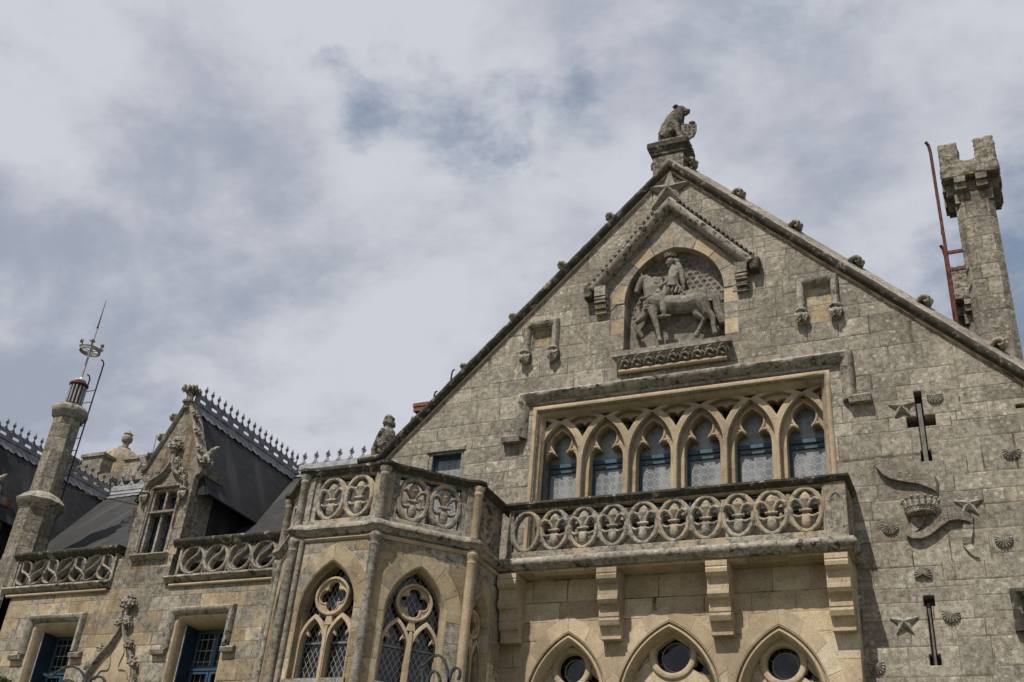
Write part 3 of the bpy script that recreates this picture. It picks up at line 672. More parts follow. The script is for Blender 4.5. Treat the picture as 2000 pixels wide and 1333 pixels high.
# small window beside the bay
b = MB(); b.plate(FG, [rect(-11.96, -11.0, 9.5, 12.03), rect(-11.86, -11.07, 9.5, 11.93)], -.34, -.02, .02)
b.plate(FG, [[(-12.0, 11.96), (-10.98, 11.96), (-10.98, 12.06), (-11.30, 12.06), (-11.42, 12.10), (-11.47, 12.18), (-11.53, 12.10), (-11.65, 12.06), (-12.0, 12.06)]], -.05, .035, .015); b.build('window_surround', 'greytrim', GB)
WN = MB(); WN.plate(FG, [rect(-11.90, -11.02, 9.5, 11.97), rect(-11.78, -11.1, 11.12, 11.84), rect(-11.78, -11.1, 9.5, 10.95)], -.24, -.16, .012); W0 = WN.build('small_window', 'bluepaint', GB)
b = MB(); b.plate(FG, [rect(-11.85, -11.05, 9.5, 11.9)], -.22, -.20); b.build('pane', 'glass_pale', W0)

# six-light window -------------------------------------------------
b = MB()
fr_path = [(-9.20, 8.95), (-9.20, 12.70), (-2.83, 12.70), (-2.83, 8.95)]
b.run(FG, fr_path, [(-.10, -.25), (-.10, -.20), (-.06, -.16), (-.055, -.12), (-.01, -.09), (.0, -.05), (.015, .01), (.03, .045), (.075, .055), (.115, .035), (.13, .0), (.13, -.25)], .002, step=.3)
b.build('window_moulding', 'tan', GB, 50)
b = MB()
hp = [(-10.0, 12.05), (-9.56, 12.05), (-9.56, 13.06), (-2.36, 13.06), (-2.36, 12.05), (-1.93, 12.05)]
HM = [(-.13, 0), (-.12, .05), (-.02, .16), (.05, .19), (.10, .16), (.135, .08), (.14, 0)]
b.run(FG, hp[1:5], HM, .007, step=.11)
for pp in ((hp[0], hp[1]), (hp[4], hp[5])):
    b.run(FG, [(pp[0][0] - .0, pp[0][1]), pp[1]], [(-.10, 0), (-.10, .17), (.02, .20), (.10, .1), (.11, 0)], .006, step=.1)
b.build('hood_mould', 'crust2', GB, 50)
b = MB(); b.run(FG, [(-9.42, 12.90), (-2.62, 12.90)], [(-.04, 0), (-.03, .04), (.03, .04), (.04, 0)]); b.build('hood_bead', 'trim', GB)

TR = MB(); HW = .495; SP = 11.50; AH = .965
outs = [arch(u, SP, HW, AH, 8.95, 12) for u in lights]
half = [(.385, 8.95), (.385, 11.52), (.375, 11.64), (.34, 11.74), (.285, 11.80), (.225, 11.81), (.17, 11.775), (.135, 11.755), (.14, 11.80), (.185, 11.86), (.225, 11.94), (.240, 12.03), (.230, 12.11), (.195, 12.18), (.13, 12.24), (.06, 12.29), (0, 12.33)]
ins = [mirror(half, u) for u in lights]
spA, spB, tri_ = [], [], []
for i in range(7):
    c = lights[0] - .5405 + 1.081 * i
    hA = [(0, 12.08), (.09, 12.24), (.19, 12.39), (.33, 12.51), (.24, 12.555), (.12, 12.595), (0, 12.605)]
    hB = [(0, 12.06), (.07, 12.19), (.13, 12.27), (.16, 12.33), (.20, 12.35), (.25, 12.40), (.22, 12.46), (.15, 12.49), (.07, 12.48), (0, 12.42)]
    if i == 0: f = lambda h_: [(c + x, y) for x, y in h_] + [(c + .0, h_[-1][1])]; keep = [p for p in hA if p[0] >= .06]
    if 0 < i < 6:
        spA.append([(c - x, y) for x, y in hA[:-1]] + [(c + x, y) for x, y in hA[::-1]][0:-1]); spB.append([(c - x, y) for x, y in hB[:-1]] + [(c + x, y) for x, y in hB[::-1]][0:-1])
    else:
        sg = 1 if i == 0 else -1
        for H, dst, z0, zz in ((hA, spA, 12.19, .12), (hB, spB, 12.22, .125)):
            pts = [(c + sg * zz, z0 - .04)] + [(c + sg * x, y) for x, y in H if x > zz] + [(c + sg * zz, H[-1][1])]; dst.append(pts)
for u in lights: tri_.append([(u, 12.53), (u + .15, 12.605), (u + .09, 12.63), (u - .09, 12.63), (u - .15, 12.605)])
full = rect(-9.30, -2.76, 8.90, 12.72)
TR.plate(FG, [full] + outs + spA + tri_, -.36, -.215, .035, 1)
TR.plate(FG, [full] + ins + spB + tri_, -.62, -.362, .02, 1)
for u in lights: TR.run(FG, mirror(half[4:], u), [(-.005, -.40), (-.004, -.345), (.022, -.33), (.05, -.345), (.05, -.40)])
TRO = TR.build('arched_window', 'tan', GB, 30); TRO['label'] = 'six-light window with cusped trefoil heads'
b = MB()
for i in range(7):                              # mullion shafts
    c = lights[0] - .5405 + 1.081 * i
    if 0 < i < 6: b.tube([FG.P(c, 8.95, -.215), FG.P(c, 11.62, -.215)], .042, 8)
for u in lights:                                # raised rolls follow each arch
    b.mould([FG.P(x, y, -.215) for x, y in arch(u, SP, HW + .022, AH + .03, None, 10)], FG.n, [(-.018, 0), (-.012, .018), (.0, .024), (.012, .018), (.018, 0)])
b.build('mullion', 'tan', TRO)
b = MB()
for u in lights: b.plate(FG, [rect(u - .40, u + .40, 8.95, 12.63)], -.66, -.645)
b.build('glazing', 'glass_pale', TRO)
b = MB(); zt = FG.px(1280, 893, -.6)[1]
for u in lights:
    b.plate(FG, [rect(u - .385, u + .385, zt - .05, zt + .05)], -.64, -.58, .012); b.plate(FG, [rect(u - .36, u + .36, zt - .17, zt - .105)], -.645, -.60, .01)
    b.plate(FG, [rect(u - .385, u - .335, 8.95, zt - .05)], -.645, -.60, .01)
b.build('transom', 'bluepaint', TRO)
b = MB()
for u in lights: b.plate(FG, [rect(u - .39, u + .39, 9.98, 10.52), rect(u - .30, u + .30, 10.12, 10.40)], -.60, -.55, .01); b.plate(FG, [rect(u - .32, u + .32, 10.1, 10.42)], -.60, -.575)
b.build('casement_rail', 'darkblue', TRO)
b = MB(); b.fbox(FG, -9.25, -2.8, 8.93, 9.96, -.63, -.21); b.run(FG, [(-9.25, 9.93), (-2.8, 9.93)], [(-.06, -.3), (-.05, -.17), (.04, -.13), (.06, -.2), (.06, -.3)], .004); b.build('window_sill', 'crust', TRO)  # darker crust also puts the shade behind the lily openings into the colour

# decorations on the right part of the wall
SH = shell_mesh(); ST = star_mesh(.255, .10)
for (x, y), lb in zip([(1761, 795), (1892, 985), (1766, 1215)], ('carved star left of the cross-shaped slit', 'carved star right of the carved crown', 'carved star left of the lower slit')):
    u, v = FG.px(x, y, .03); o = inst(ST, 'star', GB, (u, -.005, v)); o['label'] = lb
for x, y in [(1826, 780), (1975, 888), (1738, 1035), (1960, 1060), (1803, 1117), (1857, 1207), (1713, 1307)]:
    u, v = FG.px(x, y, .03); inst(SH, 'scallop_shell', GB, (u, -.0, v), (R_(random.uniform(-5, 5)), R_(random.uniform(-9, 9)) + (math.pi if x == 1803 else 0), 0), (.86, .9, .84) if x > 1720 else (.80, .9, .88))
def zq(ox, oy, k): return lambda x, y, w=0.0: FG.px(ox + x / k, oy + y / k, w)
q = zq(1690, 870, 5.796)
def ribbon(b, rows):
    vs = []; n = len(rows)
    for (a, c, w) in rows:
        for (x, y), ww in ((a, w), (c, w)):
            u, v = q(x, y, ww); vs.append(FG.P(u, v, ww))
        for (x, y), ww in ((c, w), (a, w)):
            u, v = q(x, y, ww); vs.append(FG.P(u, v, max(-.01, ww - .07)))
    fs = [(4 * i + j, 4 * i + (j + 1) % 4, 4 * i + 4 + (j + 1) % 4, 4 * i + 4 + j) for i in range(n - 1) for j in range(4)] + [(3, 2, 1, 0), (4 * n - 4, 4 * n - 3, 4 * n - 2, 4 * n - 1)]
    b.add(vs, fs)
b = MB()
ribbon(b, [((240, 145), (265, 200), .03), ((180, 95), (185, 262), .05), ((120, 110), (140, 258), .06), ((95, 180), (122, 245), .07)])
ribbon(b, [((190, 225), (125, 245), .10), ((245, 205), (200, 330), .11), ((330, 235), (300, 380), .11), ((440, 290), (450, 408), .10), ((560, 325), (600, 432), .08), ((680, 330), (730, 478), .08), ((790, 345), (800, 515), .07), ((822, 400), (825, 545), .03)])
ribbon(b, [((530, 765), (690, 750), .04), ((520, 840), (665, 870), .05), ((500, 920), (610, 945), .07), ((455, 960), (575, 970), .09), ((458, 1010), (560, 985), .10)])
ribbon(b, [((500, 985), (465, 1015), .10), ((575, 985), (530, 1050), .11), ((660, 955), (640, 1050), .11), ((740, 890), (740, 1008), .10), ((830, 805), (850, 918), .10), ((930, 765), (950, 848), .09), ((1050, 740), (1050, 835), .09), ((1150, 755), (1150, 850), .08), ((1225, 800), (1212, 885), .04)])
ribbon(b, [((1112, 868), (1222, 880), .03), ((1100, 960), (1218, 970), .06), ((1098, 1045), (1203, 1040), .07), ((1105, 1110), (1200, 1120), .03)])
ribbon(b, [((1108, 1130), (1205, 1120), .03), ((1150, 1180), (1240, 1170), .06), ((1235, 1260), (1295, 1270), .04)])
BNR = b
def stroke(x0, y0, x1, y1, w=.105): b.tube([FG.P(*q(x0, y0, w), w), FG.P(*q(x1, y1, w), w)], .010, 6)
for s_ in ((232, 232, 262, 240), (247, 236, 232, 300), (262, 262, 296, 268), (276, 240, 272, 330), (300, 262, 326, 270), (312, 268, 300, 335), (272, 320, 300, 335), (250, 298, 262, 262), (382, 300, 368, 345), (412, 310, 400, 358), (365, 345, 408, 358), (377, 300, 416, 310)): stroke(*s_)
for s_ in ((690, 935, 700, 965), (712, 915, 730, 950), (730, 900, 712, 915), (752, 880, 775, 915), (775, 860, 800, 900), (800, 830, 812, 880), (812, 830, 830, 862), (830, 812, 850, 850), (850, 810, 830, 862), (880, 790, 892, 830), (905, 785, 915, 815), (930, 780, 940, 812)): stroke(*s_, .10)
o = b.build('banner', 'gable', GB, 20); o['label'] = 'carved scroll ribbon with worn lettering'
# crown
cu, cv = FG.px(1798, 1000, .15); b = MB(); c0 = FG.P(cu, cv - .02, 0)
b.lathe(c0, [(.22, 0), (.265, .0), (.275, .03), (.262, .05), (.268, .10), (.285, .115), (.285, .135), (.27, .15), (.24, .15)], 36)
for i in range(15):
    a = math.pi + math.pi * i / 14; d_ = Vector((math.cos(a), math.sin(a), 0))
    b.ell(c0 + d_ * .268 + ZV * .075, (.018, .018, .018), 8)
for i in range(9):
    a = math.pi + math.pi * i / 8; d_ = Vector((math.cos(a), math.sin(a), 0))
    b.tube([c0 + d_ * .26 + ZV * .14, c0 + d_ * .31 + ZV * .25], [.032, .018], 8); b.ell(c0 + d_ * .32 + ZV * .275, (.032, .032, .032), 10)
o = b.build('crown', 'trim', GB); o['label'] = 'carved coronet between the two scroll ribbons'

# hooded opening at the right edge of the picture
b = MB(); b.run(FG, [(.13, 7.3), (.13, 7.95), (2.3, 7.95), (2.3, 7.3)], [(-.07, 0), (-.06, .08), (.02, .13), (.09, .1), (.11, 0)], .006, step=.1); b.build('hood_mould', 'crust', GB, 50)
b = MB(); b.plate(FG, [rect(.15, 2.3, 3.9, 7.9), rect(.46, 2.1, 4.1, 7.6)], -.34, -.12, .03); b.build('side_window', 'greytrim', GB)

# lower tan wall with three arches, Y = -0.38
FL = Fr((0, -.38, 0), (1, 0, 0)); LW = [(-8.02, 6.10, .87, 1.42), (-5.97, 6.10, 1.04, 1.56), (-3.90, 6.10, .88, 1.40)]
b = MB(); b.plate(FL, [rect(-9.5, -2.5, 0, 8.68)] + [arch(c, s, hw, h, 1.2, 14) for c, s, hw, h in LW], -.37, 0, .004)
b.build('lower_wall', 'tanwall', GB)
b = MB()
for (c, s, hw, h), (l_, h_) in zip(LW, ((-9.4, -7.083), (-7.077, -4.853), (-4.847, -2.52))): vous(b, FL, c, s, hw, h, .28, 4, -.02, .005, .013, .004, l_, h_)
b.build('voussoir_ring', 'tanvous', GB)
b = MB()
for c, s, hw, h in LW:
    pts = [(c - hw + .02, 1.3)] + arch(c, s, hw - .02, h - .03, None, 16) + [(c + hw - .02, 1.3)]
    b.run(FL, pts, [(-.17, -.30), (-.15, -.16), (-.125, -.09), (-.11, -.03), (-.08, -.002), (-.05, -.012), (-.03, -.055), (-.002, -.06), (-.002, .006), (.012, .006), (.014, -.3)])
b.build('arch_moulding', 'tanvous', GB, 45)
for i, (c, s, hw, h) in enumerate(LW):
    r = (.29, .345, .305)[i]; cz = (6.86, 7.07, 6.86)[i]; k = MB(); FT = Fr((0, -.12, 0), (1, 0, 0))
    big_ = arch(c, s - .2, hw - .10, h - .02, 1.3, 14)
    lo = []
    for sg in (-1, 1):
        lc = c + sg * (hw * .44); lo.append(arch(lc, 5.72 + (.1 if i == 1 else 0), hw * .33, .45 + .1 * (i == 1), 1.5, 10))
    tr1 = [(c + .40 * hw * 1.0, cz - r * 1.02), (c + hw * .62, cz - r * 1.35 + .0), (c + hw * .60, cz - r * .55), (c + hw * .53, cz - r * .25)]
    t1 = [(c + r + .10, cz - .08), (c + hw * .72, cz - r * 1.05), (c + hw * .60, cz - r * 1.12), (c + r * .95, cz - r * .62)]
    t2 = [(2 * c - x, y) for x, y in t1]
    k.plate(FT, [big_, ellipse(c, cz, r + .10, r + .10, 36), t1, t2] + lo, -.18, -.02, .025, 1)
    k.plate(FT, [ellipse(c, cz, r + .13, r + .13, 36), ellipse(c, cz, r, r, 36)], -.2, .02, .04, 2)
    for l in lo: pass
    o = k.build('oculus_window', 'tan', GB, 30); o['label'] = ('left arched window with a round light', 'middle arched window with a round light', 'right arched window with a round light')[i]
    b = MB(); b.plate(FT, [rect(c - hw, c + hw, 1.3, s + h - .08)], -.3, -.26); b.build('glazing', 'glass_stained', o)
    b = MB(); b.run(FT, ellipse(c, cz, r - .07, r - .07, 32), [(-.008, -.255), (-.008, -.24), (.008, -.24), (.008, -.255)], closed=True)
    for a in range(8): 
        aa = math.pi * a / 4 + .4; b.tube([FT.P(c + (r - .07) * math.cos(aa), cz + (r - .07) * math.sin(aa), -.248), FT.P(c + r * math.cos(aa), cz + r * math.sin(aa), -.248)], .006, 5)
    b.build('lead_ring', 'zinc', o)

# ================================================================ EQUESTRIAN RELIEF
RL = thing('equestrian_relief', 'grey carved relief of a crowned rider on a walking horse in the gable niche', 'relief', (-6.03, .3, 14.05))
b = MB(); b.plate(FG, [arch(-6.03, 15.27, 1.22, 1.40, 13.98, 14)], -.343, -.26); q4 = zq(1150, 450, 4.443)
rnd = random.Random(2)
for j in range(14):
    for i in range(18):
        u = -7.2 + .165 * i + (.0825 if j % 2 else 0); v = 14.98 + .125 * j
        hh = 15.27 + 1.25 - 1.05 * (abs(u + 6.03) / 1.1) ** 2.1 if abs(u + 6.03) < 1.1 else 0
        if v > hh: continue
        if v < 15.25 and -7.0 < u < -4.99: continue
        b.tube([FG.P(u, v - .03, -.25), FG.P(u, v + .045, -.25)], [.012, .02], 6)
        b.tube([FG.P(u - .042, v - .0, -.25), FG.P(u - .02, v + .028, -.245), FG.P(u + .02, v + .028, -.245), FG.P(u + .042, v - .0, -.25)], .012, 6)
b.build('back_panel', 'relief', RL, 60)
def Q(x, y, w): u, v = q4(x, y, w); return FG.P(u, v, w)
def T(b, pts, rad, seg=10, sq=1.0): b.tube([Q(*p) for p in pts], [r / 400 for r in rad] if hasattr(rad, '__len__') else rad / 400, seg, sq)
k = MB()
T(k, [(510, 600, -.12), (600, 625, -.10), (720, 650, -.10), (850, 645, -.10), (970, 610, -.10), (1045, 590, -.12)], [70, 92, 92, 85, 82, 55], 14)
T(k, [(560, 600, -.1), (545, 520, -.08), (520, 460, -.08), (505, 425, -.08)], [85, 78, 62, 45], 12)
T(k, [(520, 425, -.08), (470, 440, -.06), (440, 490, -.05), (415, 545, -.05)], [48, 50, 36, 24], 12)
T(k, [(462, 415, -.06), (458, 370, -.06)], [14, 5], 6)
T(k, [(560, 680, -.06), (570, 760, -.05), (595, 850, -.05), (610, 930, -.05), (618, 965, -.05)], [60, 36, 24, 19, 24], 10)
T(k, [(510, 690, -.14), (480, 755, -.12), (398, 815, -.1), (415, 870, -.1), (435, 890, -.1)], [55, 36, 24, 17, 18], 10)
T(k, [(435, 885, -.1), (468, 935, -.1)], [28, 18], 8)
T(k, [(985, 620, -.06), (1030, 720, -.05), (1080, 760, -.05), (1085, 840, -.05), (1100, 900, -.05)], [80, 48, 30, 22, 24], 10)
T(k, [(915, 650, -.15), (945, 735, -.12), (1005, 775, -.1), (965, 850, -.1), (940, 890, -.1)], [62, 42, 28, 19, 18], 10)
T(k, [(945, 885, -.1), (930, 925, -.1)], [26, 24], 8)
o = link('horse', organic(k, 'relief', .009, 2), RL)
k = MB()
T(k, [(1060, 520, -.07), (1100, 580, -.04), (1120, 680, -.05), (1150, 760, -.06), (1165, 810, -.06)], [18, 36, 40, 42, 30], 10)
for dx in (-14, 0, 14): T(k, [(1085 + dx, 560, .0), (1118 + dx, 680, .0), (1150 + dx, 800, -.01)], [10, 12, 8], 6)
link('tail', organic(k, 'relief', .011, 1, .006), RL)
def cloth(name, outline, w0, w1, jit=.0):
    k = MB(); pts = [q4(x, y, w1) for x, y in outline]; k.plate(FG, [pts], w0, w1, .03, 2); return k
k = cloth('c', [(470, 690), (465, 610), (500, 540), (510, 440), (560, 400), (640, 400), (640, 500), (620, 590), (610, 670), (540, 680)], -.2, .025)
k2 = cloth('c', [(685, 600), (760, 560), (840, 520), (960, 495), (1065, 515), (1080, 560), (1070, 615), (960, 605), (900, 615), (840, 640), (760, 645), (690, 650)], -.2, .02); k.add(k2.v, k2.f)
for x0, y0, x1, y1 in ((520, 440, 510, 640), (570, 420, 560, 660), (610, 420, 600, 650), (800, 545, 800, 635), (870, 520, 870, 615), (940, 505, 940, 600), (1010, 505, 1020, 605)):
    T(k, [(x0, y0, .025), (x1, y1, .03)], [7, 7], 6)
for y in range(450, 680, 34): T(k, [(485, y + 8, .03), (545, y - 6, .036), (605, y + 6, .03)], [6, 7, 6], 6)
T(k, [(440, 600, .03), (520, 575, .05), (600, 530, .05)], [12, 12, 12], 8)
T(k, [(690, 645, .03), (840, 632, .03), (960, 602, .03), (1070, 610, .03)], [9, 9, 9, 9], 6)
link('caparison', organic(k, 'relief', .012, 1, .006), RL)
k = MB()
T(k, [(725, 500, -.05), (735, 430, -.04), (745, 370, -.05), (735, 325, -.06)], [62, 56, 60, 34], 12)
T(k, [(735, 330, -.05), (720, 300, -.05)], [24, 24], 8)
k.ell(Q(712, 275, -.04), (.105, .10, .125)); T(k, [(680, 282, -.03), (668, 296, -.03)], [14, 8], 6); T(k, [(695, 312, -.04), (685, 318, -.04)], [16, 10], 6)
T(k, [(760, 370, .0), (735, 420, .03), (680, 450, .04), (630, 478, .04)], [34, 30, 22, 17], 9)
k.ell(Q(622, 485, .04), (.045, .04, .045))
T(k, [(690, 520, .02), (650, 570, .05), (640, 620, .06), (650, 700, .06), (655, 735, .05)], [46, 42, 32, 30, 20], 10)
T(k, [(605, 752, .05), (650, 745, .05), (715, 742, .05)], [14, 20, 9], 8)
o = link('rider', organic(k, 'relief', .010, 2), RL)
k = MB(); T(k, [(770, 290, -.07), (800, 370, -.05), (818, 450, -.06), (825, 530, -.08)], [30, 34, 24, 10], 8)
T(k, [(740, 260, -.05), (775, 275, -.05), (770, 300, -.05)], [24, 26, 14], 8)
for a in range(5): T(k, [(668 + a * 34, 470 + a * 6, .02), (645 + a * 34, 545, .03)], [16, 14], 7)
T(k, [(755, 440, .03), (830, 555, .03)], [9, 9], 6)
link('cloak', organic(k, 'relief', .010, 1), RL)
k = MB(); c0 = Q(708, 235, -.04)
k.lathe(c0, [(.12, -.02), (.125, .03), (.105, .03)], 20)
for i in range(10): a = i * math.pi / 5; k.tube([c0 + Vector((.12 * math.cos(a), .12 * math.sin(a), .02)), c0 + Vector((.135 * math.cos(a), .135 * math.sin(a), .07))], [.02, .012], 6)
k.build('rider_crown', 'relief', RL)

# ================================================================ LION AND FIGURE
LI = thing('animal_statue', 'seated stone animal holding a small shield on the pedestal at the gable apex', 'statue', (-6.1, .35, 19.93))
k = MB(); ly = .36
def B3(pts, rad, seg=12): k.tube([(x, ly + y, z) for x, y, z in pts], rad, seg)
B3([(-6.42, 0, 20.22), (-6.33, 0, 20.42), (-6.22, 0, 20.68), (-6.12, 0, 20.92), (-6.05, 0, 21.1), (-6.0, 0, 21.2)], [.16, .25, .27, .25, .19, .15])
k.ell((-5.99, ly, 21.20), (.17, .15, .155)); B3([(-5.95, 0, 21.2), (-5.82, 0, 21.16), (-5.74, 0, 21.13)], [.115, .085, .065])
B3([(-5.93, 0, 21.10), (-5.80, 0, 21.06)], [.06, .045])
for y in (-.115, .115): k.lathe((-6.07, ly + y, 21.26), [(.05, -.03), (.07, 0), (.075, .05), (.06, .07), (.03, .05)], 12, axis=(-.2, y * 3, .6))
for y in (-.15, .15):
    B3([(-6.10, y, 20.72), (-6.02, y, 20.48), (-5.95, y, 20.26), (-5.88, y, 20.16), (-5.80, y, 20.13)], [.10, .09, .07, .075, .05])
    B3([(-6.36, y, 20.26), (-6.20, y * 1.15, 20.44), (-6.13, y * 1.2, 20.50)], [.16, .12, .07]); B3([(-6.16, y * 1.2, 20.48), (-6.28, y * 1.25, 20.26), (-6.38, y * 1.25, 20.12), (-6.16, y * 1.2, 20.09)], [.075, .06, .06, .05])
link('body', organic(k, 'statue', .015, 2, .010), LI)
k = MB(); k.box(-6.58, -5.72, .04, .70, 19.9, 20.10); link('rock_base', organic(k, 'statue', .03, 2, .03), LI)
k = MB(); FS = Fr((-5.60, .12, 0), Vector((1, .35, 0)))
sh = [(-.20, .20), (.20, .20), (.20, -.02), (.14, -.17), (0, -.28), (-.14, -.17), (-.20, -.02)]
k.plate(FS, [[(x * .95 - .08, y * 1.05 + 20.25) for x, y in sh]], -.06, .02, .015)
for i in range(3):
    for j in range(3): k.ell(FS.P(-.19 + .11 * i, 20.12 + .12 * j, .02), (.028, .02, .034), 8)
k.ell(FS.P(.0, 20.50, -.02), (.09, .08, .055), 10)
k.build('shield', 'statue', LI)

ST_ = thing('crouching_figure', 'weathered stone figure crouching at the left foot of the gable coping', 'statue', (-13.35, .1, 12.05))
k = MB(); ly = .12
B3([(-13.33, 0, 12.30), (-13.26, 0, 12.52), (-13.24, 0, 12.72), (-13.27, 0, 12.88)], [.20, .21, .18, .085])
k.ell((-13.31, ly, 13.03), (.105, .115, .14)); B3([(-13.40, 0, 13.02), (-13.44, 0, 13.0)], [.03, .012]); B3([(-13.38, 0, 12.93), (-13.40, 0, 12.93)], [.05, .03])
B3([(-13.28, -.16, 12.76), (-13.34, -.20, 12.62), (-13.44, -.12, 12.58), (-13.49, -.08, 12.48)], [.065, .055, .045, .035])
B3([(-13.30, .16, 12.74), (-13.38, .18, 12.60), (-13.46, .12, 12.52)], [.065, .055, .045])
for y in (-.1, .1): B3([(-13.22, y, 12.3), (-13.43, y, 12.46), (-13.50, y, 12.24), (-13.50, y, 12.10), (-13.60, y, 12.07)], [.14, .12, .085, .06, .04])
link('body', organic(k, 'statue', .014, 2, .012), ST_)
k = MB(); k.ell((-13.27, ly, 13.08), (.13, .135, .13)); B3([(-13.2, -.06, 13.02), (-13.17, -.08, 12.9), (-13.22, -.09, 12.86)], [.07, .06, .03]); B3([(-13.2, .06, 13.02), (-13.17, .08, 12.9)], [.07, .05])
link('hair', organic(k, 'statue', .012, 1, .02), ST_)
k = MB(); B3([(-13.30, 0, 12.60), (-13.27, 0, 12.4), (-13.27, 0, 12.15)], [.18, .20, .17]); link('robe', organic(k, 'statue', .016, 2, .01), ST_)

# ================================================================ BALCONY
BA = thing('balcony', 'long stone balcony with a row of oval openings holding lilies above three pointed arches', 'balcony', (-5.9, -.6, 8.6))
FB = Fr((0, -.85, 0), (1, 0, 0)); cxs = [-8.90 + .6315 * i for i in range(10)]
def oval_panel(b, fr, u0, u1, z0, z1, cs, zc, rx, rz, th, ring=True):
    loops = [rect(u0, u1, z0, z1)]
    for c in cs: loops.append(ellipse(c, zc, rx, rz, 36))
    allc = sorted(cs)
    # spandrels between ovals
    for i in range(len(allc) + 1):
        if i == 0: m_ = [allc[0]]; side = [1]
        elif i == len(allc): m_ = [allc[-1]]; side = [-1]
        else: m_ = None
        for sg in (1, -1):
            zt = zc + sg * (rz + .045)
            if m_ is None:
                c = (allc[i - 1] + allc[i]) / 2; hw = min(.21, (allc[i] - allc[i - 1]) / 2 - .10)
                pts = [(c - hw, zt), (c + hw, zt), (c + hw * .5, zt - sg * .055), (c, zt - sg * .20), (c - hw * .5, zt - sg * .055)]
            else:
                c = allc[0] - rx - .06 if i == 0 else allc[-1] + rx + .06; s2 = 1 if i == 0 else -1
                pts = [(c, zt), (c + s2 * .17, zt), (c + s2 * .07, zt - sg * .08), (c + s2 * .0, zt - sg * .2)]
            loops.append(pts)
    b.plate(fr, loops, -th, -.035, .012)
    if ring:
        for c in cs: b.run(fr, ellipse(c, zc, rx + .035, rz + .035, 36), [(-.045, -.10), (-.045, -.02), (-.02, .0), (.02, 0), (.04, -.02), (.045, -.10)], closed=True)
    b.plate(fr, [rect(u0, u1, z0, z1), rect(u0 + .03, u1 - .03, zc - rz - .06, zc + rz + .06)], -th + .002, -.003, .01)
b = MB()
oval_panel(b, FB, -9.30, -2.86, 8.90, 9.99, cxs, 9.49, .245, .385, .16)
b.plate(FB, [rect(-2.86, -2.47, 8.90, 9.99)], -.22, .002, .008)
b.build('parapet', 'parapet', BA, 35)
b = MB(); b.run(FB, arch(-2.66, 9.62, .11, .16, 9.1, 8), [(-.02, 0), (-.015, .018), (.015, .018), (.02, 0)])
b.run(FB, [(-2.755, 9.63), (-2.72, 9.66), (-2.70, 9.62)], [(-.015, 0), (-.01, .015), (.01, .015), (.015, 0)]); b.build('blind_tracery', 'parapet', BA)
FBR = Fr((-2.47, -.85, 0), (0, 1, 0))
b = MB(); oval_panel(b, FBR, .0, .86, 8.90, 9.99, [.43], 9.49, .245, .385, .14); b.build('side_parapet', 'parapet', BA, 35)
b = MB(); CP = [(-.30, .14), (-.02, .14), (.0, .13), (.0, .10), (.035, .085), (.05, .05), (.085, .03), (.085, -.015), (.05, -.03), (-.06, -.045), (-.30, -.045)]
b.mould([(-9.46, -.85, 10.085), (-2.47, -.85, 10.085), (-2.47, .02, 10.085)], (0, 0, -1), CP, .0045, step=.12); b.build('coping', 'crust', BA, 50)
b = MB(); b.mould([(-9.46, -.85, 8.86), (-2.47, -.85, 8.86), (-2.47, .02, 8.86)], (0, 0, -1), [(-.84, -.01), (-.0, -.055), (.02, -.05), (.09, -.02), (.13, .03), (.14, .09), (.10, .14), (.06, .165), (.04, .21), (-.84, .21)], .009, step=.10)
b.build('slab_edge', 'crust2', BA, 60)
b = MB(); b.box(-9.45, -2.46, -.81, -.375, 8.60, 8.86); b.box(-9.45, -2.46, -.375, .0, 8.69, 8.86); b.build('slab', 'tanwall', BA)
b = MB()
CORB = [(0, 1.30), (.555, 1.30), (.555, 1.20), (.54, 1.19), (.56, 1.15), (.55, 1.08), (.50, 1.02), (.44, 1.0), (.44, .985), (.42, .93), (.425, .875), (.43, .87), (.43, .78), (.445, .77), (.45, .70), (.41, .63), (.345, .605), (.345, .59), (.31, .54), (.315, .475), (.32, .47), (.32, .40), (.305, .385), (.315, .33), (.28, .24), (.22, .215), (.22, .20), (.185, .14), (.17, .06), (.18, .055), (.18, .0), (0, 0)]
for j, uc in enumerate((-9.20, -7.07, -4.90, -2.72)):
    b = MB(); hw = .205; vs = [(uc - hw, -.38 - w_, 7.28 + z) for w_, z in CORB] + [(uc + hw, -.38 - w_, 7.28 + z) for w_, z in CORB]; n_ = len(CORB)
    b.add(vs, [tuple(range(n_)), tuple(range(2 * n_ - 1, n_ - 1, -1))] + [(i, (i + 1) % n_, n_ + (i + 1) % n_, n_ + i) for i in range(n_)])
    o = b.build('corbel', 'tan', BA, 30)
for i, c in enumerate(cxs):
    if i: inst(FLEUR, 'fleur_de_lis', BA, (c, -.79, 9.475), (0, 0, 0), (1.24 * random.uniform(.96, 1.03), 1.7, 1.2 * random.uniform(.96, 1.03)))
inst(FLEUR, 'fleur_de_lis', BA, (-2.53, -.42, 9.475), (0, 0, R_(90)), (1, 1, 1))

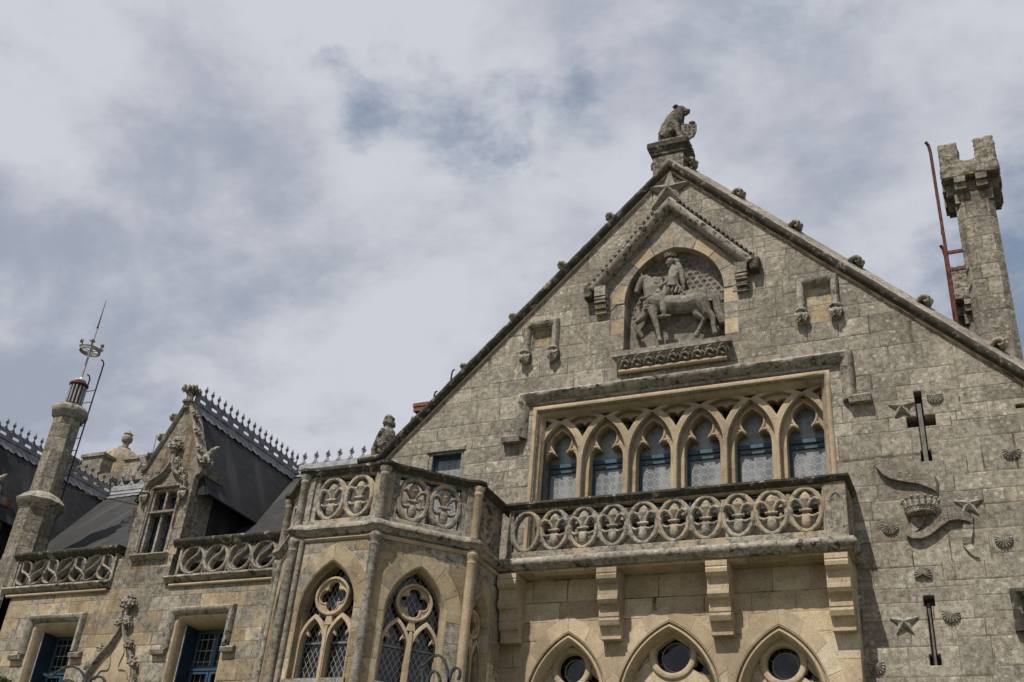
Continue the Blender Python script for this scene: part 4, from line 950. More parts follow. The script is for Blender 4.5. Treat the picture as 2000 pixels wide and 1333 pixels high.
# ================================================================ CANTED BAY
BY = thing('canted_bay', 'tan five-sided stone bay with quatrefoil windows and a lily parapet', 'bay', (-11.7, -1.5, 0))
BV = [(-13.78, -.50), (-13.78, -2.34), (-12.66, -3.42), (-10.82, -3.42), (-9.46, -2.06), (-9.46, -.38)]
def bfr(i):
    a, c = Vector(BV[i] + (0,)), Vector(BV[i + 1] + (0,)); return Fr(a, c - a), (c - a).length
GLZ = {}
for i in range(5):
    fr, L = bfr(i)
    if i == 0:
        b = MB(); b.plate(fr, [rect(.0, L, 0, 8.75)], -.35, 0); b.build('wall', 'bay', BY); continue
    c = {1: .74, 2: .95, 3: .95, 4: .66}[i]; hw = {1: .50, 2: .635, 3: .61, 4: .46}[i]; h = {1: .88, 2: .98, 3: .98, 4: .82}[i]; sp = 7.20
    b = MB(); b.plate(fr, [rect(-.0, L, 0, 8.75), arch(c, sp, hw, h, 5.93, 14)], -.35, 0, .0); b.build('wall', 'bay', BY)
    b = MB(); vous(b, fr, c, sp, hw, h, .30, 3, -.02, .005, .012, .004)
    b.run(fr, [(c - hw + .012, 5.95)] + arch(c, sp, hw - .012, h - .02, None, 16) + [(c + hw - .012, 5.95)], [(-.055, -.26), (-.05, -.14), (-.012, -.010), (.012, .003), (.012, -.3), (-.055, -.3)])
    b.build('arch_ring', 'mixvous', BY, 40)
    # tracery
    k = MB(); H2 = hw - .04; fw = Fr(fr.o - fr.n * .11, fr.t)
    r = H2 * .53; cz = 7.20 + r; lz = 7.06 - .12
    big_ = arch(c, sp - .02, H2 + .06, h + .0, 5.93, 14)
    lc = [c - H2 * .50, c + H2 * .50]; lw = H2 * .435
    halfl = [(lw, 5.97), (lw, lz - .30), (lw * .96, lz - .20), (lw * .80, lz - .13), (lw * .60, lz - .13), (lw * .42, lz - .17), (lw * .46, lz - .12), (lw * .60, lz - .06), (lw * .64, lz + .01), (lw * .54, lz + .08), (lw * .30, lz + .14), (0, lz + .19)]
    la = [arch(x, lz - .32, lw + .015, .50, 5.97, 10) for x in lc]
    side = [(c + H2 * .93, lz + .10), (c + H2 * .86, lz + .30), (c + H2 * .70, lz + .44), (c + H2 * .66, lz + .26)]
    sides = [side, [(2 * c - x, y) for x, y in side]]
    k.plate(fw, [big_, arch(c, sp - .02, H2 - .005, h - .045, 5.90, 14)], -.20, -.02, .02, 1)
    k.plate(fw, [ellipse(c, cz, r + .03, r + .03, 32), foil(c, cz, r * .94, 4, .435, math.pi / 2)], -.19, -.085, .012, 1)
    k.plate(fw, [ellipse(c, cz, r + .06, r + .06, 32), ellipse(c, cz, r + .005, r + .005, 32)], -.20, -.03, .018, 1)
    for x in lc:
        k.plate(fw, [arch(x, lz - .34, lw + .045, .56, 5.92, 12), mirror(halfl, x)], -.19, -.085, .012, 1)
        k.plate(fw, [arch(x, lz - .34, lw + .055, .58, 5.92, 12), arch(x, lz - .34, lw + .010, .51, 5.91, 12)], -.20, -.03, .018, 1)
        k.run(fw, mirror(halfl[3:], x), [(-.004, -.12), (-.004, -.078), (.015, -.07), (.03, -.085), (.03, -.12)])
    k.run(fw, foil(c, cz, r * .94, 4, .435, math.pi / 2)[::-1], [(-.004, -.13), (-.004, -.075), (.012, -.066), (.028, -.085), (.028, -.13)], closed=True)
    k.plate(fw, [[(c - .09, lz + .02), (c + .09, lz + .02), (c + .045, cz - r - .0), (c - .045, cz - r)]], -.19, -.05, .01)
    k.fbox(fw, c - .028, c + .028, 5.93, lz, -.20, -.012)
    o = k.build('tracery_window', 'tan', BY, 30)
    b = MB(); b.plate(fw, [rect(c - H2 - .03, c + H2 + .03, 5.9, sp + h - .06)], -.24, -.225); b.build('glazing', 'glass_diamond', o)
    b = MB()
    for x in lc: b.fbox(fw, x - lw - .02, x + lw + .02, lz - .30, lz - .265, -.215, -.19); b.fbox(fw, x - lw - .01, x - lw + .015, 5.95, lz - .3, -.215, -.19); b.fbox(fw, x - lw, x + lw, 5.95, 5.985, -.215, -.19)
    b.build('glazing_bar', 'lead', o)
    b = MB(); b.fbox(fr, c - hw - .05, c + hw + .05, 5.84, 5.93, -.25, .05); b.build('sill', 'trim', BY)
# dark room behind
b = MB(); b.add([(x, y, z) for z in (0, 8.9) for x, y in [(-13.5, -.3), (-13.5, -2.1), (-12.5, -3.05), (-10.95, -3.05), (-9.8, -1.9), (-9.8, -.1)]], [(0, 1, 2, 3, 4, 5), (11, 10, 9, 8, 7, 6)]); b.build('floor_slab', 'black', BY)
path = [Vector(p + (0,)) for p in BV]
outw = []
for i in range(1, 5):
    d0 = (path[i] - path[i - 1]).normalized(); d1 = (path[i + 1] - path[i]).normalized(); n_ = (d0.cross(ZV) + d1.cross(ZV)).normalized(); outw.append(n_)
b = MB()
for i in range(1, 5):
    p = path[i]; n_ = outw[i - 1]; c0 = p + n_ * .035
    prof = [(.095, 2.0), (.095, 8.36), (.10, 8.38), (.105, 8.40), (.095, 8.42), (.10, 8.48), (.13, 8.54), (.13, 8.58), (.11, 8.60), (.1, 8.66)]
    b = MB(); b.lathe((c0.x, c0.y, 0), prof, 16); 
    nn = n_.cross(ZV)
    for sg in ((-1, 1) if i < 3 else ()):
        e = p + nn * sg * .17 - n_ * (.035) ; b.lathe((e.x, e.y, 0), [(.055, 2.0), (.055, 8.6)], 10)
    b.lathe((c0.x, c0.y, 0), [(.085, 8.9), (.085, 9.80), (.10, 9.82), (.10, 9.86), (.09, 9.88), (.12, 9.95), (.12, 9.99)], 16)
    b.build('colonnette', 'tan' if i == 4 else 'trim', BY)
full_path = [(-13.78, -.5), (-13.78, -2.34), (-12.66, -3.42), (-10.82, -3.42), (-9.46, -2.06), (-9.46, -.80)]
def bulged(z):
    """plan path with rounded swellings over the corner shafts"""
    P_ = [Vector(p + (z,)) for p in full_path]; out = [P_[0]]
    for i in range(1, 5):
        d0 = (P_[i] - P_[i - 1]).normalized(); d1 = (P_[i + 1] - P_[i]).normalized(); n_ = (d0.cross(ZV) + d1.cross(ZV)).normalized()
        out += [P_[i] - d0 * .20, P_[i] - d0 * .13 + n_ * .04, P_[i] - d0 * .04 + n_ * .085, P_[i] + d1 * .04 + n_ * .085, P_[i] + d1 * .13 + n_ * .04, P_[i] + d1 * .20]
    return out + [P_[-1]]
b = MB(); b.mould(bulged(10.085), (0, 0, -1), [(-.28, .16), (-.02, .16), (0, .15), (.0, .11), (.035, .09), (.05, .05), (.095, .03), (.10, -.015), (.05, -.035), (-.06, -.05), (-.28, -.05)], .003, step=.12); b.build('coping', 'crust', BY, 50)
b = MB(); b.mould(bulged(8.86), (0, 0, -1), [(-.3, -.02), (-.0, -.07), (.02, -.055), (.10, -.0), (.13, .035), (.13, .08), (.085, .10), (.055, .14), (.05, .175), (.0, .20), (-.3, .20)], .003, step=.12); b.build('string_course', 'crust2', BY, 50)
b = MB(); b.mould(bulged(8.60), (0, 0, -1), [(-.1, -.045), (.02, -.04), (.045, 0), (.02, .04), (-.1, .045)]); b.build('string_roll', 'tan', BY, 50)
fq = {1: [.74], 2: [.62, 1.265], 3: [.635, 1.285], 4: [.55]}
for i in range(0, 5):
    fr, L = bfr(i)
    if i == 4: L = 1.24
    if i == 0: b = MB(); b.plate(fr, [rect(0, L, 8.86, 9.97)], -.18, -.02); b.build('parapet', 'parapet', BY); continue
    b = MB(); oval_panel(b, fr, .0, L, 8.90, 9.97, fq[i], 9.47, .255, .39, .17)
    if i in (2, 3):
        for (a, c) in ((.0, .20), (L - .20, L)): b.plate(fr, [rect(a, c, 8.9, 9.97)], -.18, .012, .008)
    b.build('parapet', 'parapet', BY, 35)
    for c in fq[i]:
        p = fr.P(c, 9.455, -.10); inst(FLEUR, 'fleur_de_lis', BY, p, (0, 0, math.atan2(fr.t.y, fr.t.x)), (1.26, 1.5, 1.2))

# ================================================================ WING
WG = thing('long_wing', 'long stone wing with pierced parapets, blue windows and a slate roof left of the bay', 'building', (-20, 0, 0))
FW = Fr((0, -.6, 0), (1, 0, 0)); WX0 = -23.75
WINS = [(-17.77, -16.30), (-22.27, -20.83)]
b = MB(); b.plate(FW, [rect(WX0, -13.7, 0, 8.95)] + [rect(a, c, 4.6, 8.14) for a, c in WINS], -.36, 0, .01)
b.build('wall', 'wing', WG)
b = MB(); b.plate(FW, [rect(-20.12, -18.40, 8.952, 9.72)], -.6, .0, .0); b.build('wall_pier', 'dormer', WG)
b = MB(); b.plate(FW, [rect(WX0, -23.58, 8.952, 10.10)], -.3, .0, .0); b.build('wall_pier', 'dormer', WG)
b = MB(); b.plate(Fr((WX0, -.6, 0), (0, -1, 0)), [rect(-8, 0, 0, 9.1)], -.3, 0); b.build('end_wall', 'wing', WG)
for n_, (a, c) in enumerate(WINS):
    b = MB(); HMw = [(-.09, 0), (-.08, .05), (0, .12), (.06, .12), (.095, .06), (.10, 0)]
    b.run(FW, [(a - .16, 7.42), (a - .16, 8.28), (c + .08, 8.28), (c + .08, 7.42)], HMw, .004, step=.1)
    for (u0, u1) in ((a - .50, a - .10), (c + .04, c + .38)): b.run(FW, [(u0, 7.34), (u1, 7.34)], [(-.07, 0), (-.06, .11), (.03, .14), (.08, .06), (.08, 0)], .005, step=.08)
    b.build('hood_mould', 'crust2', WG, 50)
    b = MB(); b.run(FW, [(a + .0, 4.6), (a + .0, 8.02), (a + .06, 8.12), (a + .14, 8.14), (c - .14, 8.14), (c - .06, 8.12), (c, 8.02), (c, 4.6)], [(-.12, -.70), (-.12, -.14), (-.03, -.02), (.0, .006), (.035, .006), (.035, -.70)]); b.build('jamb', 'tan', WG)
    k = MB(); wl, wr = a + .12, c - .12; FWI = Fr((0, .04, 0), (1, 0, 0)); mx = (wl + wr) / 2
    k.plate(FWI, [rect(wl, wr, 4.6, 8.02), rect(wl + .09, mx - .05, 7.18, 7.92), rect(mx + .05, wr - .09, 7.18, 7.92), rect(wl + .09, mx - .05, 4.7, 6.98), rect(mx + .05, wr - .09, 4.7, 6.98)], -.08, 0, .015)
    for (x0, x1) in ((wl + .05, mx - .01), (mx + .01, wr - .05)): k.plate(FWI, [rect(x0, x1, 4.65, 7.04), rect(x0 + .07, x1 - .07, 4.7, 6.97)], -.02, .035, .012)
    k.fbox(FWI, wl, wr, 7.05, 7.13, 0, .05)
    o = k.build('casement_window', 'bluepaint', WG); o['label'] = ('blue casement window between the doorway arch and the bay', 'blue casement window at the far left')[n_]
    k = MB(); k.fbox(FWI, wl, wr, 4.6, 8.0, -.07, -.05); k.build('pane', 'glass_square', o)
    k = MB(); k.fbox(FW, wl + .005, wl + .045, 4.6, 8.0, -.62, -.20); k.build('shutter', 'darkblue', o)
    k = MB(); k.fbox(FW, wl + .003, wl + .022, 4.6, 8.0, -.198, -.188); k.build('lit_shutter_edge', 'whitezinc', o)  # pale strip paints in the sunlight caught by the shutter's edge
# string course and parapets
b = MB()
for (a, c) in ((-18.42, -13.9), (WX0 + .0, -20.16)):
    b.run(FW, [(a, 9.07), (c, 9.07)], [(-.08, 0), (-.075, .04), (0, .10), (.03, .15), (.055, .15), (.075, .12), (.10, .04), (.10, -.2), (-.08, -.2)], .004, step=.1)
b.build('string_course', 'crust2', WG, 50)
b = MB()
for (a, c) in ((-18.26, -13.9), (WX0 + .15, -20.22)): b.tube([FW.P(a, 8.93, .03), FW.P(c, 8.93, .03)], .042, 10)
b.build('string_roll', 'tan', WG)
b = MB()
for (a, c) in ((-18.42, -13.9), (-23.72, -20.2)): b.mould([(a, -.6, 10.02), (c, -.6, 10.02)], (0, 0, -1), [(-.30, .12), (-.02, .12), (.02, .10), (.07, .03), (.09, .0), (.09, -.05), (.04, -.08), (-.30, -.09)], .004, step=.1)
b.build('coping', 'crust', WG, 50)
# right parapet: circles split by an S-curve
def band(b, fr, pts, hwid, w0, w1):
    """thin moulded bar that follows pts"""
    b.run(fr, pts, [(-hwid, w0), (-hwid, w1 - .02), (0, w1), (hwid, w1 - .02), (hwid, w0)])
def smooth_pts(pts, n=5):
    out = []; P_ = [pts[0]] + pts + [pts[-1]]
    for i in range(1, len(P_) - 2):
        for k in range(n):
            t_ = k / n; p0, p1, p2, p3 = (Vector(P_[i + j]) for j in (-1, 0, 1, 2))
            v = .5 * ((2 * p1) + (-p0 + p2) * t_ + (2 * p0 - 5 * p1 + 4 * p2 - p3) * t_ ** 2 + (-p0 + 3 * p1 - 3 * p2 + p3) * t_ ** 3); out.append((v.x, v.y))
    return out + [pts[-1]]
k = MB(); ccs = [-17.80 + .70 * i for i in range(6)]
k.plate(FW, [rect(-18.24, -13.85, 9.13, 9.94), rect(-18.16, -13.95, 9.22, 9.90)], -.20, -.03, .01)
for c in ccs:
    band(k, FW, ellipse(c, 9.56, .33, .335, 30) + [(c + .33, 9.56)], .035, -.19, -.01)
    S_ = smooth_pts([(c + .16, 9.87), (c + .13, 9.72), (c + .02, 9.62), (c - .12, 9.52), (c - .17, 9.38), (c - .10, 9.27)], 5); band(k, FW, S_, .032, -.19, -.015)
    for sx in (-1,):
        band(k, FW, [(c + .35 * 1, 9.90), (c + .35, 9.70)], .018, -.18, -.03); band(k, FW, [(c + .35, 9.22), (c + .35, 9.42)], .018, -.18, -.03)
        band(k, FW, smooth_pts([(c + .35 - .14, 9.90), (c + .35 - .05, 9.82), (c + .345, 9.66)]), .014, -.18, -.03); band(k, FW, smooth_pts([(c + .35 + .14, 9.22), (c + .35 + .05, 9.30), (c + .355, 9.46)]), .014, -.18, -.03)
o = k.build('parapet', 'trim', WG, 40); o['label'] = 'pierced parapet of circles split by S-curves'
k = MB(); u0 = -23.46; pr = .462 * 2
k.plate(FW, [rect(-23.60, -20.24, 9.13, 9.94), rect(-23.52, -20.32, 9.22, 9.90)], -.20, -.03, .01)
for j in range(4):
    c = u0 + pr * j
    band(k, FW, smooth_pts([(c + .02, 9.88), (c + .04, 9.66), (c + .10, 9.58), (c + .24, 9.52), (c + .40, 9.40), (c + .46, 9.24)]), .026, -.19, -.01)
    band(k, FW, smooth_pts([(c + .02, 9.88), (c + .18, 9.87), (c + .32, 9.78), (c + .36, 9.56), (c + .30, 9.38), (c + .22, 9.24)]), .026, -.19, -.01)
    if j < 3:
        band(k, FW, smooth_pts([(c + .36, 9.24), (c + .42, 9.44), (c + .58, 9.56), (c + .74, 9.64), (c + .86, 9.88)]), .026, -.19, -.01)
        band(k, FW, smooth_pts([(c + .34, 9.56), (c + .44, 9.76), (c + .62, 9.87), (c + .80, 9.89)]), .026, -.19, -.01)
        band(k, FW, smooth_pts([(c + .52, 9.23), (c + .70, 9.28), (c + .84, 9.42), (c + .90, 9.60), (c + .92, 9.88)]), .026, -.19, -.01)
    band(k, FW, smooth_pts([(c - .06, 9.60), (c - .08, 9.42), (c + .02, 9.28), (c + .2, 9.23)]), .026, -.19, -.01)
    band(k, FW, [(c + .40, 9.90), (c + .43, 9.75)], .014, -.18, -.03); band(k, FW, [(c + .46, 9.22), (c + .48, 9.34)], .014, -.18, -.03)
o = k.build('parapet', 'trim', WG, 40); o['label'] = 'pierced parapet of flame-shaped openings'
# main roof and ridge
YR, ZR = 4.5, 14.08; SL = .966
b = MB(); x0, x1 = -34, -12.95
ze = ZR - SL * (YR + .25)
b.add([(x0, -.25, ze), (x1, -.25, ze), (x1, YR, ZR), (x0, YR, ZR), (x0, 2 * YR + .25, ze), (x1, 2 * YR + .25, ze)], [(0, 1, 2, 3), (3, 2, 5, 4), (1, 5, 2), (0, 3, 4)]); b.build('roof', 'slate', WG, recalc=False)
def scallop_flash(b, p0, p1, down, out_, n, d=.34):
    """lead flashing strip with a scalloped lower edge, from p0 to p1, hanging along 'down'"""
    p0, p1 = Vector(p0), Vector(p1); vs = []; fs = []; N_ = n * 4
    for i in range(N_ + 1):
        f = i / N_; sc_ = abs(math.sin(f * n * math.pi)); top = p0.lerp(p1, f) + out_ * .025; lo = top + down * (d - .07 + .07 * sc_) + out_ * (.01 + .012 * math.sin(f * 37))
        vs += [top, lo, lo - out_ * .012, top - out_ * .012]
    for i in range(N_): fs += [(4 * i + j, 4 * i + (j + 1) % 4, 4 * i + 4 + (j + 1) % 4, 4 * i + 4 + j) for j in range(4)]
    b.add(vs, fs)
dn = Vector((0, -1, -SL)).normalized(); on = Vector((0, -SL, 1)).normalized()
b = MB(); scallop_flash(b, (x0 + 2, YR, ZR), (x1, YR, ZR), dn, on, 60); b.build('ridge_flashing', 'lead', WG)
def crest_unit():
    b = MB(); F0 = Fr((0, 0, 0), (1, 0, 0))
    b.run(F0, [(-.205, .17), (-.17, .09), (-.10, .035), (0, .02), (.10, .035), (.17, .09), (.205, .17)], [(-.022, -.02), (-.022, .02), (.022, .02), (.022, -.02)])
    for sx in (-1, 1): b.tube([(sx * .21, 0, .0), (sx * .21, 0, .20)], .02, 6)
    b.tube([(.21, 0, .10), (.21, 0, .42)], [.018, .012], 6); b.lathe((.21, 0, .27), [(.015, 0), (.045, .02), (.06, .05), (.03, .06), (.025, .08), (.035, .10), (.03, .13), (.008, .20)], 8)
    for sx in (-1, 1): b.tube([(.21, 0, .22), (.21 + sx * .05, 0, .25), (.21 + sx * .085, 0, .31)], [.02, .022, .012], 6)
    b.build('ridge_crest', 'lead', None); o = bpy.data.objects[-1] if False else None
    return b
CU = crest_unit(); cro = [o for o in bpy.data.objects if o.name.startswith('ridge_crest')][0]; CME = cro.data; bpy.data.objects.remove(cro)
CME2 = CME.copy(); CME2.materials.clear(); CME2.materials.append(M['palezinc'])
b = MB(); b.box(x0, x1, YR - .05, YR + .05, ZR - .02, ZR + .27); b.tube([(x0, YR - .05, ZR + .0), (x1, YR - .05, ZR + .0)], .05, 10)
b.tube([(x0, YR - .05, ZR + .14), (x1, YR - .05, ZR + .14)], .018, 6); b.tube([(x0, YR, ZR + .28), (x1, YR, ZR + .28)], .035, 8); b.build('ridge_roll', 'palezinc', WG)
b2 = MB()
x = -19.2
while x < -13.2: inst(CME2, 'ridge_crest', WG, (x, YR, ZR + .28), (0, 0, 0), (1.0, 1.6, 1.0)); x += .42
x = -26.4
while x < -19.6: inst(CME2, 'ridge_crest', WG, (x, YR, ZR + .28), (0, 0, 0), (1.0, 1.6, 1.0)); x += .42
# blind ogee doorway canopy between the windows
b = MB(); oc = -19.33
og = smooth_pts([(oc - .76, 6.3), (oc - .72, 6.75), (oc - .52, 7.20), (oc - .22, 7.55), (oc - .06, 7.85), (oc, 8.16)], 5); og2 = [(2 * oc - x_, y_) for x_, y_ in og[::-1]]
OP = [(-.05, 0), (-.04, .05), (-.01, .06), (.01, .14), (.045, .14), (.06, .08), (.06, 0)]
b.run(FW, og, OP, .002, step=.12); b.run(FW, og2, OP, .002, step=.12); b.tube([FW.P(oc, 7.95, .06), FW.P(oc, 8.75, .08)], [.055, .04], 8)
b.run(FW, smooth_pts([(oc - .50, 6.75), (oc - .38, 6.95), (oc - .16, 6.98), (oc - .15, 7.15), (oc - .20, 7.35), (oc - .12, 7.52)]), [(-.02, 0), (0, .04), (.02, 0)]); b.run(FW, smooth_pts([(oc + .12, 7.52), (oc + .20, 7.35), (oc + .15, 7.15), (oc + .16, 6.98), (oc + .38, 6.95), (oc + .5, 6.75)]), [(-.02, 0), (0, .04), (.02, 0)])
b.lathe(FW.P(oc, 8.42, .07), [(.04, 0), (.09, .05), (.10, .08), (.05, .10)], 12)
OG = b.build('ogee_canopy', 'crust2', WG, 45)
b = MB(); b.plate(FW, [[(oc, 7.9)] + og2[5:] + og[:-5]], 0.0, .012); b.build('canopy_panel', 'tan', OG)
for (du, dv, s_) in ((0, 8.55, 1.25), (.13, 8.55, 1.0), (-.13, 8.53, .9), (-.14, 8.08, .9), (.14, 8.10, .9), (-.50, 7.48, .75), (.36, 7.55, 1.0), (-.76, 7.05, .75), (.62, 7.12, 1.0), (0.75, 6.6, .9), (-.85, 6.5, .8)):
    inst(BUD, 'leaf_knob', WG, FW.P(oc + du, dv, .10), (R_(90), R_(random.uniform(0, 360)), 0), (s_ * .8, s_ * .8, s_ * .9))

# ================================================================ DORMERS
def dormer(cx, label, flank=True):
    D = thing('stone_dormer', label, 'dormer', (cx, -.6, 9.9), 'stone dormers along the wing')
    k = cx + 19.15; hw = .82; fr = Fr((cx, -.6, 0), (1, 0, 0)); sh_ = 11.98; ap = 13.92
    wl, wr = -.43, .40
    b = MB(); b.plate(fr, [[(-hw, 9.722), (hw, 9.722), (hw, sh_ - .2), (.98, sh_ - .1), (.98, sh_ + .15), (.86, sh_ + .22), (.1, ap), (-.1, ap), (-.86, sh_ + .22), (-.98, sh_ + .15), (-.98, sh_ - .1), (-hw, sh_ - .2)], rect(wl, wr, 9.78, 11.55)], -.3, 0, .01); b.build('wall', 'dormer', D)
    b = MB(); b.box(cx - hw, cx - hw + .25, -.3, .25, 9.3, sh_ - .2); b.box(cx + hw - .25, cx + hw, -.3, .25, 9.3, sh_ - .2)
    b.fbox(fr, hw - .3, .98, sh_ - .12, sh_ + .12, -.85, -.3); b.fbox(fr, -.98, -hw + .3, sh_ - .12, sh_ + .12, -.85, -.3); b.build('side_wall', 'dormer', D)
    b = MB(); b.run(fr, [(-1.0, sh_ + .13), (-.88, sh_ + .2), (-.07, ap + .04)], [(-.06, 0), (-.05, .06), (.0, .09), (.05, .05), (.05, -.3), (-.06, -.3)], .003, step=.12); b.build('gable_coping', 'crust2', D, 50); b = MB(); b.run(fr, [(.07, ap + .04), (.88, sh_ + .2), (1.0, sh_ + .13)], [(-.06, 0), (-.05, .06), (.0, .09), (.05, .05), (.05, -.3), (-.06, -.3)], .003, step=.12); b.build('gable_coping', 'crust2', D, 50)
    # window
    b = MB(); b.plate(fr, [rect(wl - .02, wr + .02, 9.72, 11.57), rect(wl + .07, -.05, 9.8, 10.88), rect(.03, wr - .07, 9.8, 10.88), rect(wl + .07, -.05, 10.98, 11.46), rect(.03, wr - .07, 10.98, 11.46)], -.28, -.06, .03, 1)
    b.fbox(fr, wl + .02, wr - .02, 10.88, 10.93, -.1, .0); W_ = b.build('cross_window', 'trim', D)
    b = MB(); b.fbox(fr, wl, wr, 9.7, 11.5, -.36, -.33); b.build('pane', 'glass_square', W_)
    b = MB()
    for x_ in (wl + .075, .035): b.fbox(fr, x_, x_ + .05, 9.8, 11.45, -.33, -.29); b.fbox(fr, x_, x_ + .33, 9.8, 9.84, -.33, -.27); b.fbox(fr, x_, x_ + .33, 10.28, 10.31, -.33, -.3)
    b.build('blue_frame', 'bluepaint', W_)
    b = MB(); b.run(fr, [(-.53, 9.70), (.60, 9.70)], [(-.07, 0), (-.05, .06), (.03, .15), (.06, .14), (.08, .0)], .004, step=.1); b.build('sill', 'crust2', D, 50)
    b = MB(); og = smooth_pts([(-.60, 11.38), (-.58, 11.62), (-.40, 11.78), (-.18, 11.92), (-.04, 12.12), (0, 12.32)], 5); og2 = [(-x_, y_) for x_, y_ in og[::-1]]
    OP_ = [(-.06, 0), (-.05, .05), (-.01, .06), (.02, .13), (.06, .13), (.08, .06), (.08, 0)]
    b.run(fr, og, OP_); b.run(fr, og2, OP_); b.tube([fr.P(0, 12.2, .05), fr.P(0, 12.62, .06)], [.07, .05], 8); b.lathe(fr.P(0, 12.48, .06), [(.05, 0), (.10, .04), (.11, .07), (.06, .09)], 12)
    b.run(fr, [(-.5, 9.9), (-.5, 11.52), (-.42, 11.6), (.4, 11.6), (.48, 11.52), (.48, 9.9)], [(-.05, -.04), (-.02, .02), (.03, .025), (.04, 0)])
    b.build('ogee_hood', 'trim', D, 45)
    for x_ in (-.62, .62): inst(HEAD, 'label_head', D, fr.P(x_, 11.42, .0), (0, 0, 0), (.9, .9, .85))
    for (du, dv, s_) in ((-.08, 12.72, 1.0), (.10, 12.70, 1.0), (-.32, 12.0, .6), (.22, 12.24, .75), (.46, 11.95, .8), (-.58, 11.80, .6), (.56, 11.72, .7)): inst(BUD, 'leaf_knob', D, fr.P(du, dv, .10), (R_(90), R_(random.uniform(0, 360)), 0), (s_ * .8, s_ * .8, s_))
    for (du, dv) in ((.30, 13.58), (.52, 13.05), (.74, 12.52), (-.32, 13.58), (-.56, 13.02), (-.80, 12.50)):
        inst(BUD, 'leaf_knob', D, fr.P(du + (.03 if du > 0 else -.06), dv, .02), (0, R_(60 if du > 0 else -60), 0), (.75, .75, .8))
    # finial
    b = MB(); b.lathe((cx, -.62, ap - .02), [(.10, -.1), (.10, .04), (.17, .06), (.18, .10), (.10, .13), (.085, .30), (.10, .42)], 8); F_ = b.build('finial', 'crust2', D)
    for a in range(4):
        aa = R_(45 + 90 * a); inst(BUD, 'finial_leaf', F_, (cx + .13 * math.cos(aa), -.62 + .13 * math.sin(aa), ap + .40), (0, 0, aa), (.85, .85, 1.25))
    # roof
    e = 1.17; zr = 14.05; ze = 11.36; yv = YR; ye = YR - (ZR - ze) / SL
    b = MB(); b.add([(cx, -.42, zr), (cx, yv, zr), (cx + e, ye, ze), (cx + e, -.42, ze), (cx - e, ye, ze), (cx - e, -.42, ze)], [(0, 3, 2, 1), (0, 1, 4, 5)]); 
    b.add([(cx, -.42, zr - .06), (cx, yv, zr - .06), (cx + e - .03, ye, ze - .03), (cx + e - .03, -.42, ze - .03), (cx - e + .03, ye, ze - .03), (cx - e + .03, -.42, ze - .03)], [(0, 1, 2, 3), (0, 5, 4, 1), (0, 3, 5)])
    b.build('roof', 'slate', D, recalc=False)
    for sg in (-1, 1):
        b = MB(); xc = cx + sg * .80; zl = ZR - SL * (YR - .2); b.add([(xc, .2, zl - .4), (xc, .2, 11.9), (xc, 2.6, 11.9), (xc, 2.6, ZR - SL * (YR - 2.6) - .1)], [(0, 1, 2, 3)])
        b.build('cheek', 'slate', D, recalc=False)
        b = MB(); b.tube([(cx + sg * (e + .01), -.42, ze), (cx + sg * (e + .01), ye, ze)], .022, 6); b.build('eave_roll', 'slate', D)
    for sg in (-1, 1):
        b = MB(); dnn = Vector((sg * e, 0, -(zr - ze))).normalized(); onn = Vector((sg * (zr - ze), 0, e)).normalized(); scallop_flash(b, (cx, -.42, zr), (cx, yv - .1, zr), dnn, onn, 17, .36); b.build('ridge_flashing', 'lead', D)
    b = MB()
    b.tube([(cx, -.42, zr + .03), (cx, yv, zr + .03)], .055, 10); b.tube([(cx + .0, -.42, zr + .30), (cx, yv, zr + .30)], .022, 8)
    n_ = 10; FY = Fr((cx, -.42, 0), (0, 1, 0)); Lr = yv + .42
    hl = [rect(.18 + i * Lr / n_, .18 + i * Lr / n_ + .26, zr + .13, zr + .23) for i in range(n_)]
    b.plate(FY, [rect(0, Lr, zr + .06, zr + .30)] + hl, -.02, .02); b.build('ridge_band', 'lead', D)
    y_ = -.22
    while y_ < yv - .15: inst(CME, 'ridge_crest', D, (cx, y_, zr + .30), (0, 0, R_(90)), (.66, 1, .84)); y_ += .277
    return D
dormer(-19.15, 'weathered stone dormer with a cross window, between the two pierced parapets')
dormer(-26.60, 'far left stone dormer mostly cut off, behind the octagonal chimney')

def creature(x, z, face, label):
    t_ = thing('gargoyle', label, 'gargoyle', (x, -.55, z), 'small creatures on the dormer shoulders')
    k = MB(); f = face
    def P_(pts, r): k.tube([(x + f * a, -.55 + y, z + c) for a, y, c in pts], r, 10)
    P_([(-.05, 0, .02), (.0, 0, .14), (.10, 0, .27), (.20, 0, .36)], [.10, .12, .10, .065]); P_([(.18, 0, .36), (.28, 0, .42), (.36, 0, .45)], [.08, .055, .025])
    for y in (-.07, .07): P_([(.08, y, .2), (.17, y, .10), (.20, y, .0)], [.05, .035, .03]); P_([(-.05, y, .08), (.03, y * 1.3, .12), (.05, y * 1.3, .0)], [.07, .05, .03])
    P_([(-.05, 0, .05), (-.15, 0, .08), (-.18, 0, .2)], [.06, .035, .015])
    link('body', organic(k, 'crust2', .014, 1, .015), t_)
creature(-18.17, 12.10, 1, 'small stone creature stretching its neck right from the dormer shoulder')
creature(-20.10, 12.12, -1, 'small stone creature leaning left from the dormer shoulder')
creature(-25.60, 12.1, 1, 'small stone creature at the very left edge beside the octagonal chimney')
